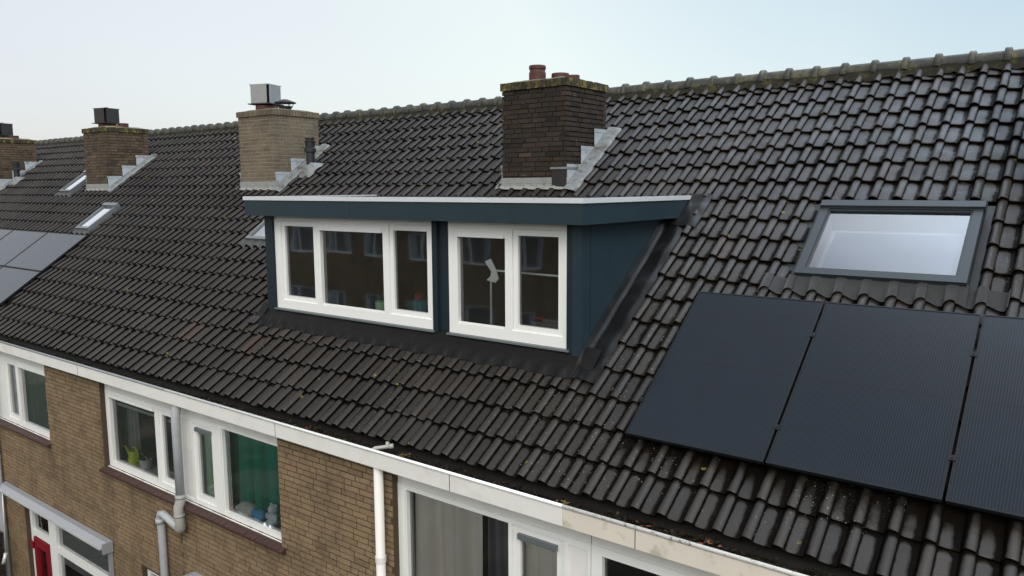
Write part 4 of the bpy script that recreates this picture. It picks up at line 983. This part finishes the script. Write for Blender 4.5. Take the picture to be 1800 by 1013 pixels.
# toys on the green-curtained sill
def plush(x, y, z, s, m, label, cat='soft toy', ears=True):
    b = MB(); blob(b, (x, y, z + .07 * s), .075 * s, (1, .9, 1.05)); blob(b, (x, y - .01, z + .185 * s), .058 * s, (1.05, .95, .95))
    if ears:
        for q in (-1, 1): blob(b, (x + q * .042 * s, y, z + .232 * s), .022 * s, (1, .6, .9), 6)
    for q in (-1, 1): blob(b, (x + q * .05 * s, y - .06 * s, z + .03 * s), .032 * s, (1, 1.3, .9), 6); blob(b, (x + q * .075 * s, y - .03 * s, z + .10 * s), .026 * s, (.9, 1, 1.5), 6)
    return tag(b.build('soft_toy', M[m]), label, cat)
plush(-4.40, -.31, -1.88, 1.05, 'plush', 'pale bluish soft toy sitting on the green curtained sill')
b = MB(); blob(b, (-4.66, -.32, -1.82), .085, (1.2, .8, .75), jit=.1); blob(b, (-4.74, -.34, -1.80), .045, (1, 1, 1)); tag(b.build('soft_toy', M['plushblue']), 'sky blue soft toy lying beside the pale one', 'soft toy')
b = MB(); blob(b, (-4.92, -.30, -1.81), .12, (1.6, .8, .62), jit=.22, seed=4); tag(b.build('plastic_bag', M['bag']), 'crumpled clear plastic bag on the green curtained sill', 'bag')
b = MB(); blob(b, (-5.10, -.33, -1.84), .06, (1.6, .9, .6), jit=.2, seed=5); blob(b, (-5.14, -.22, -1.76), .07, (1, .8, 1.1), jit=.1); tag(b.build('folded_cloth', M['redcloth']), 'dark red cloth at the left end of the green curtained sill', 'cloth')
b = MB(); blob(b, (-5.50, -.30, -1.72), .10, (.55, .6, 1.9), jit=.04); tag(b.build('soft_toy', M['plush']), 'white plush leaning in the narrow pale green sash', 'soft toy')
# dormer: slim lamp, table things
t = thing('floor_lamp', (-2.20, 1.0, .20), 'slim pale lamp with a bent flat head behind the dormer glass', 'lamp')
b = MB(); b.tube([(-2.20, 1.0, .205), (-2.20, 1.0, 1.04), (-2.185, 1.0, 1.09), (-2.14, 1.0, 1.115), (-1.0, 1.02, 1.10)], .011, 8); b.lathe((-2.20, 1.0, .20), [(0, 0), (.10, 0), (.10, .015), (0, .02)], 16); b.build('pole', M['plasticwhite'], t)
b = MB()
hp = [(-2.27, 1.205), (-2.19, 1.24), (-2.115, 1.12), (-2.085, 1.03), (-2.13, .985), (-2.25, 1.005), (-2.165, 1.075)]
b.poly([(x, .985, z) for x, z in hp]); b.poly([(x, .995, z) for x, z in reversed(hp)])
for a, c in zip(hp, hp[1:] + hp[:1]): b.poly([(a[0], .985, a[1]), (a[0], .995, a[1]), (c[0], .995, c[1]), (c[0], .985, c[1])])
b.build('lamp_head', M['plasticwhite'], t)
b = MB(); b.box(-3.40, -3.06, .88, 1.06, .62, .70); b.box(-3.38, -3.08, .90, 1.04, .20, .62, .3); tag(b.build('storage_box', M['teal']), 'dark teal box behind the third dormer pane', 'box')
b = MB(); blob(b, (-3.25, .97, .745), .055, (1.1, .9, .8)); tag(b.build('round_tin', M['redcloth']), 'small dark red ball on the teal box', 'ball')
t = thing('plant_pot', (-3.84, .98, .20), 'pale pot with a sparse plant behind the middle dormer pane', 'plant pot')
b = MB(); b.lathe((-3.84, .98, .20), [(0, 0), (.08, 0), (.11, .44), (.11, .44), (.10, .44), (.09, .38), (0, .38)], 16); b.build('pot', M['curtlime'], t)
b = MB()
for q in range(18):
    a = rr.uniform(0, 6.28); l = rr.uniform(.06, .15); x, y, z = -3.84 + rr.uniform(-.05, .05), .98 + rr.uniform(-.05, .05), .60 + rr.uniform(0, .12)
    dx, dy = math.cos(a) * l, math.sin(a) * l; b.poly([(x, y, z), (x + dx * .5 - dy * .2, y + dy * .5 + dx * .2, z + .06), (x + dx, y + dy, z + .05), (x + dx * .5 + dy * .2, y + dy * .5 - dx * .2, z + .06)])
b.build('foliage', M['leaf'], t)
b = MB(); b.box(-1.62, -1.20, .92, 1.15, .58, .63); b.box(-1.58, -1.24, .96, 1.12, .20, .58, .3); b.box(-1.50, -1.30, .96, 1.10, .63, .66); tag(b.build('side_table', M['curtdark']), 'small dark table behind the rightmost dormer pane', 'table')
b = MB(); blob(b, (-1.55, 1.0, .655), .05, (1.5, 1, .5), jit=.2); tag(b.build('folded_cloth', M['redcloth']), 'dark red cloth on the small table in the dormer', 'cloth')

# ------------------------------------------------------------------ gutter litter, leaves and the pipe end
li = MB(); rr = random.Random(12)
for q in range(2600):
    x = rr.uniform(-12, 4.0) if rr.random() < .4 else rr.uniform(-6, 2.0)
    cl = .5 + .5 * math.sin(x * 2.3) * math.sin(x * .9 + 1)
    if rr.random() > .35 + .6 * cl: continue
    y = rr.uniform(-.615, -.42); z = -.528 + .02 * cl + .10 * (y + .52) + rr.uniform(0, .02); a = rr.uniform(0, 6.28); l = rr.uniform(.010, .034); wd = l * rr.uniform(.2, .6)
    dx, dy = math.cos(a), math.sin(a); t1, t2 = rr.uniform(-.012, .012), rr.uniform(-.012, .012)
    li.poly([(x - dx * l, y - dy * l * .6, z + t1), (x - dy * wd, y + dx * wd, z + t2 + .004), (x + dx * l, y + dy * l * .6, z - t1), (x + dy * wd, y - dx * wd, z - t2)])
def mud(u, v): x = -12.1 + 18 * u; return (x, -.622 + .22 * v, -.548 + .010 * v + .020 * (.5 + .5 * math.sin(x * 2.3) * math.sin(x * .9 + 1)) + .004 * math.sin(x * 37 + v * 5))
li.grid(mud, 500, 3)
o = li.build('leaf_litter', M['litter']); o['kind'] = 'stuff'; o['label'] = 'dark rotting leaves lying along the gutter'; o['category'] = 'leaf litter'
def leafpile(x, y, m, label, n, seed, sz=.05, up=.0):
    r = random.Random(seed); b = MB()
    for q in range(n):
        a = r.uniform(0, 6.28); l = sz * r.uniform(.5, 1.1); cx, cy, cz = x + r.gauss(0, sz * .8), y + r.gauss(0, sz * .35), -.495 + up + r.uniform(0, .03)
        for s in (-.5, 0, .5):
            d = Vector((math.cos(a + s), math.sin(a + s), r.uniform(-.25, .35))).normalized() * l; nrm = Vector((-d.y, d.x, 0)) * .18
            b.poly([(cx, cy, cz), tuple(Vector((cx, cy, cz)) + d * .5 + nrm), tuple(Vector((cx, cy, cz)) + d), tuple(Vector((cx, cy, cz)) + d * .5 - nrm)])
    return tag(b.build('fallen_leaves', M[m]), label, 'leaves')
leafpile(-.25, -.54, 'leafamber', 'amber moss and leaf clump in the gutter above the seam between white panels', 9, 1, .04)
leafpile(.47, -.53, 'leafred', 'small rust brown leaf in the gutter, beside the cream fascia', 2, 2, .035)
leafpile(1.0, -.56, 'leafred', 'bright rust red leaf lying in the gutter at lower right', 3, 3, .05, .01)
leafpile(-2.05, -.50, 'leafamber', 'yellowish moss clump in the gutter beside the pipe end', 12, 4, .04)
leafpile(-3.45, -.50, 'leafred', 'dull red brown leaves in the gutter above the green curtain', 3, 5, .035)
pe = MB(); pe.tube([(-2.372, -.625, -.50), (-2.362, -.612, -.466), (-2.345, -.590, -.452), (-2.30, -.535, -.448), (-2.245, -.465, -.444)], .019, 12); pe.tube([(-2.275, -.50, -.446), (-2.285, -.485, -.405)], .018, 10); pe.tube([(-2.262, -.487, -.4455), (-2.238, -.457, -.4435)], .024, 12)
pe_o = tag(pe.build('pipe_end', M['oldgrey']), 'short grubby plastic pipe end lying over the gutter', 'pipe')

# ------------------------------------------------------------------ the row across the gardens, seen only mirrored in the panes
def opposite(x0, label):
    t = thing('opposite_house', (x0 + 3.2, -24, GROUND), label, 'house', 'houses across the gardens')
    w = MB(); Y = -21.0
    hs = [(x0 + .5, x0 + 2.3, -1.6, -.2), (x0 + 3.6, x0 + 5.6, -1.6, -.2), (x0 + .5, x0 + 2.0, -5.9, -3.6), (x0 + 3.2, x0 + 5.8, -5.2, -3.6)]
    P = lambda x, y, z: (x, -y, z)
    w.plate(x0, x0 + 6.4, -6, .45, hs, 21.0, 21.3, P); w.box(x0, x0 + 6.4, -29, -28.8, -6, .45); w.build('wall', M['brick'], t)
    for h in hs:
        f = MB(); mx = h[0] + (h[1] - h[0]) * .4
        f.plate(*h, [(h[0] + .08, mx - .04, h[2] + .08, h[3] - .08), (mx + .04, h[1] - .08, h[2] + .08, h[3] - .08)], 21.05, 21.12, lambda x, y, z: (x, -y, z)); wd = f.build('window', M['white'], t)
        g = MB(); g.box(h[0] + .05, h[1] - .05, -21.12, -21.11, h[2] + .05, h[3] - .05); g.build('pane', M['roomdark'], wd)
        c = MB(); c.box(h[0] + .1, h[0] + .4, -21.105, -21.10, h[2] + .1, h[3] - .1); c.box(h[1] - .4, h[1] - .1, -21.105, -21.10, h[2] + .1, h[3] - .1); c.build('curtains', M['curtgrey'], wd)
    e_ = MB(); e_.box(x0, x0 + 6.4, -21.0, -20.55, .35, .58); e_.build('fascia_board', M['cream'], t)
    r = MB(); r.poly([(x0, -20.5, .55), (x0 + 6.4, -20.5, .55), (x0 + 6.4, -25, 4.2), (x0, -25, 4.2)]); r.poly([(x0, -29.5, .55), (x0, -25, 4.2), (x0 + 6.4, -25, 4.2), (x0 + 6.4, -29.5, .55)]); r.build('roof', M['darkwall'], t)
for i in range(8): opposite(-38 + i * 6.4, 'brown brick house across the gardens, mirrored in the dormer panes')
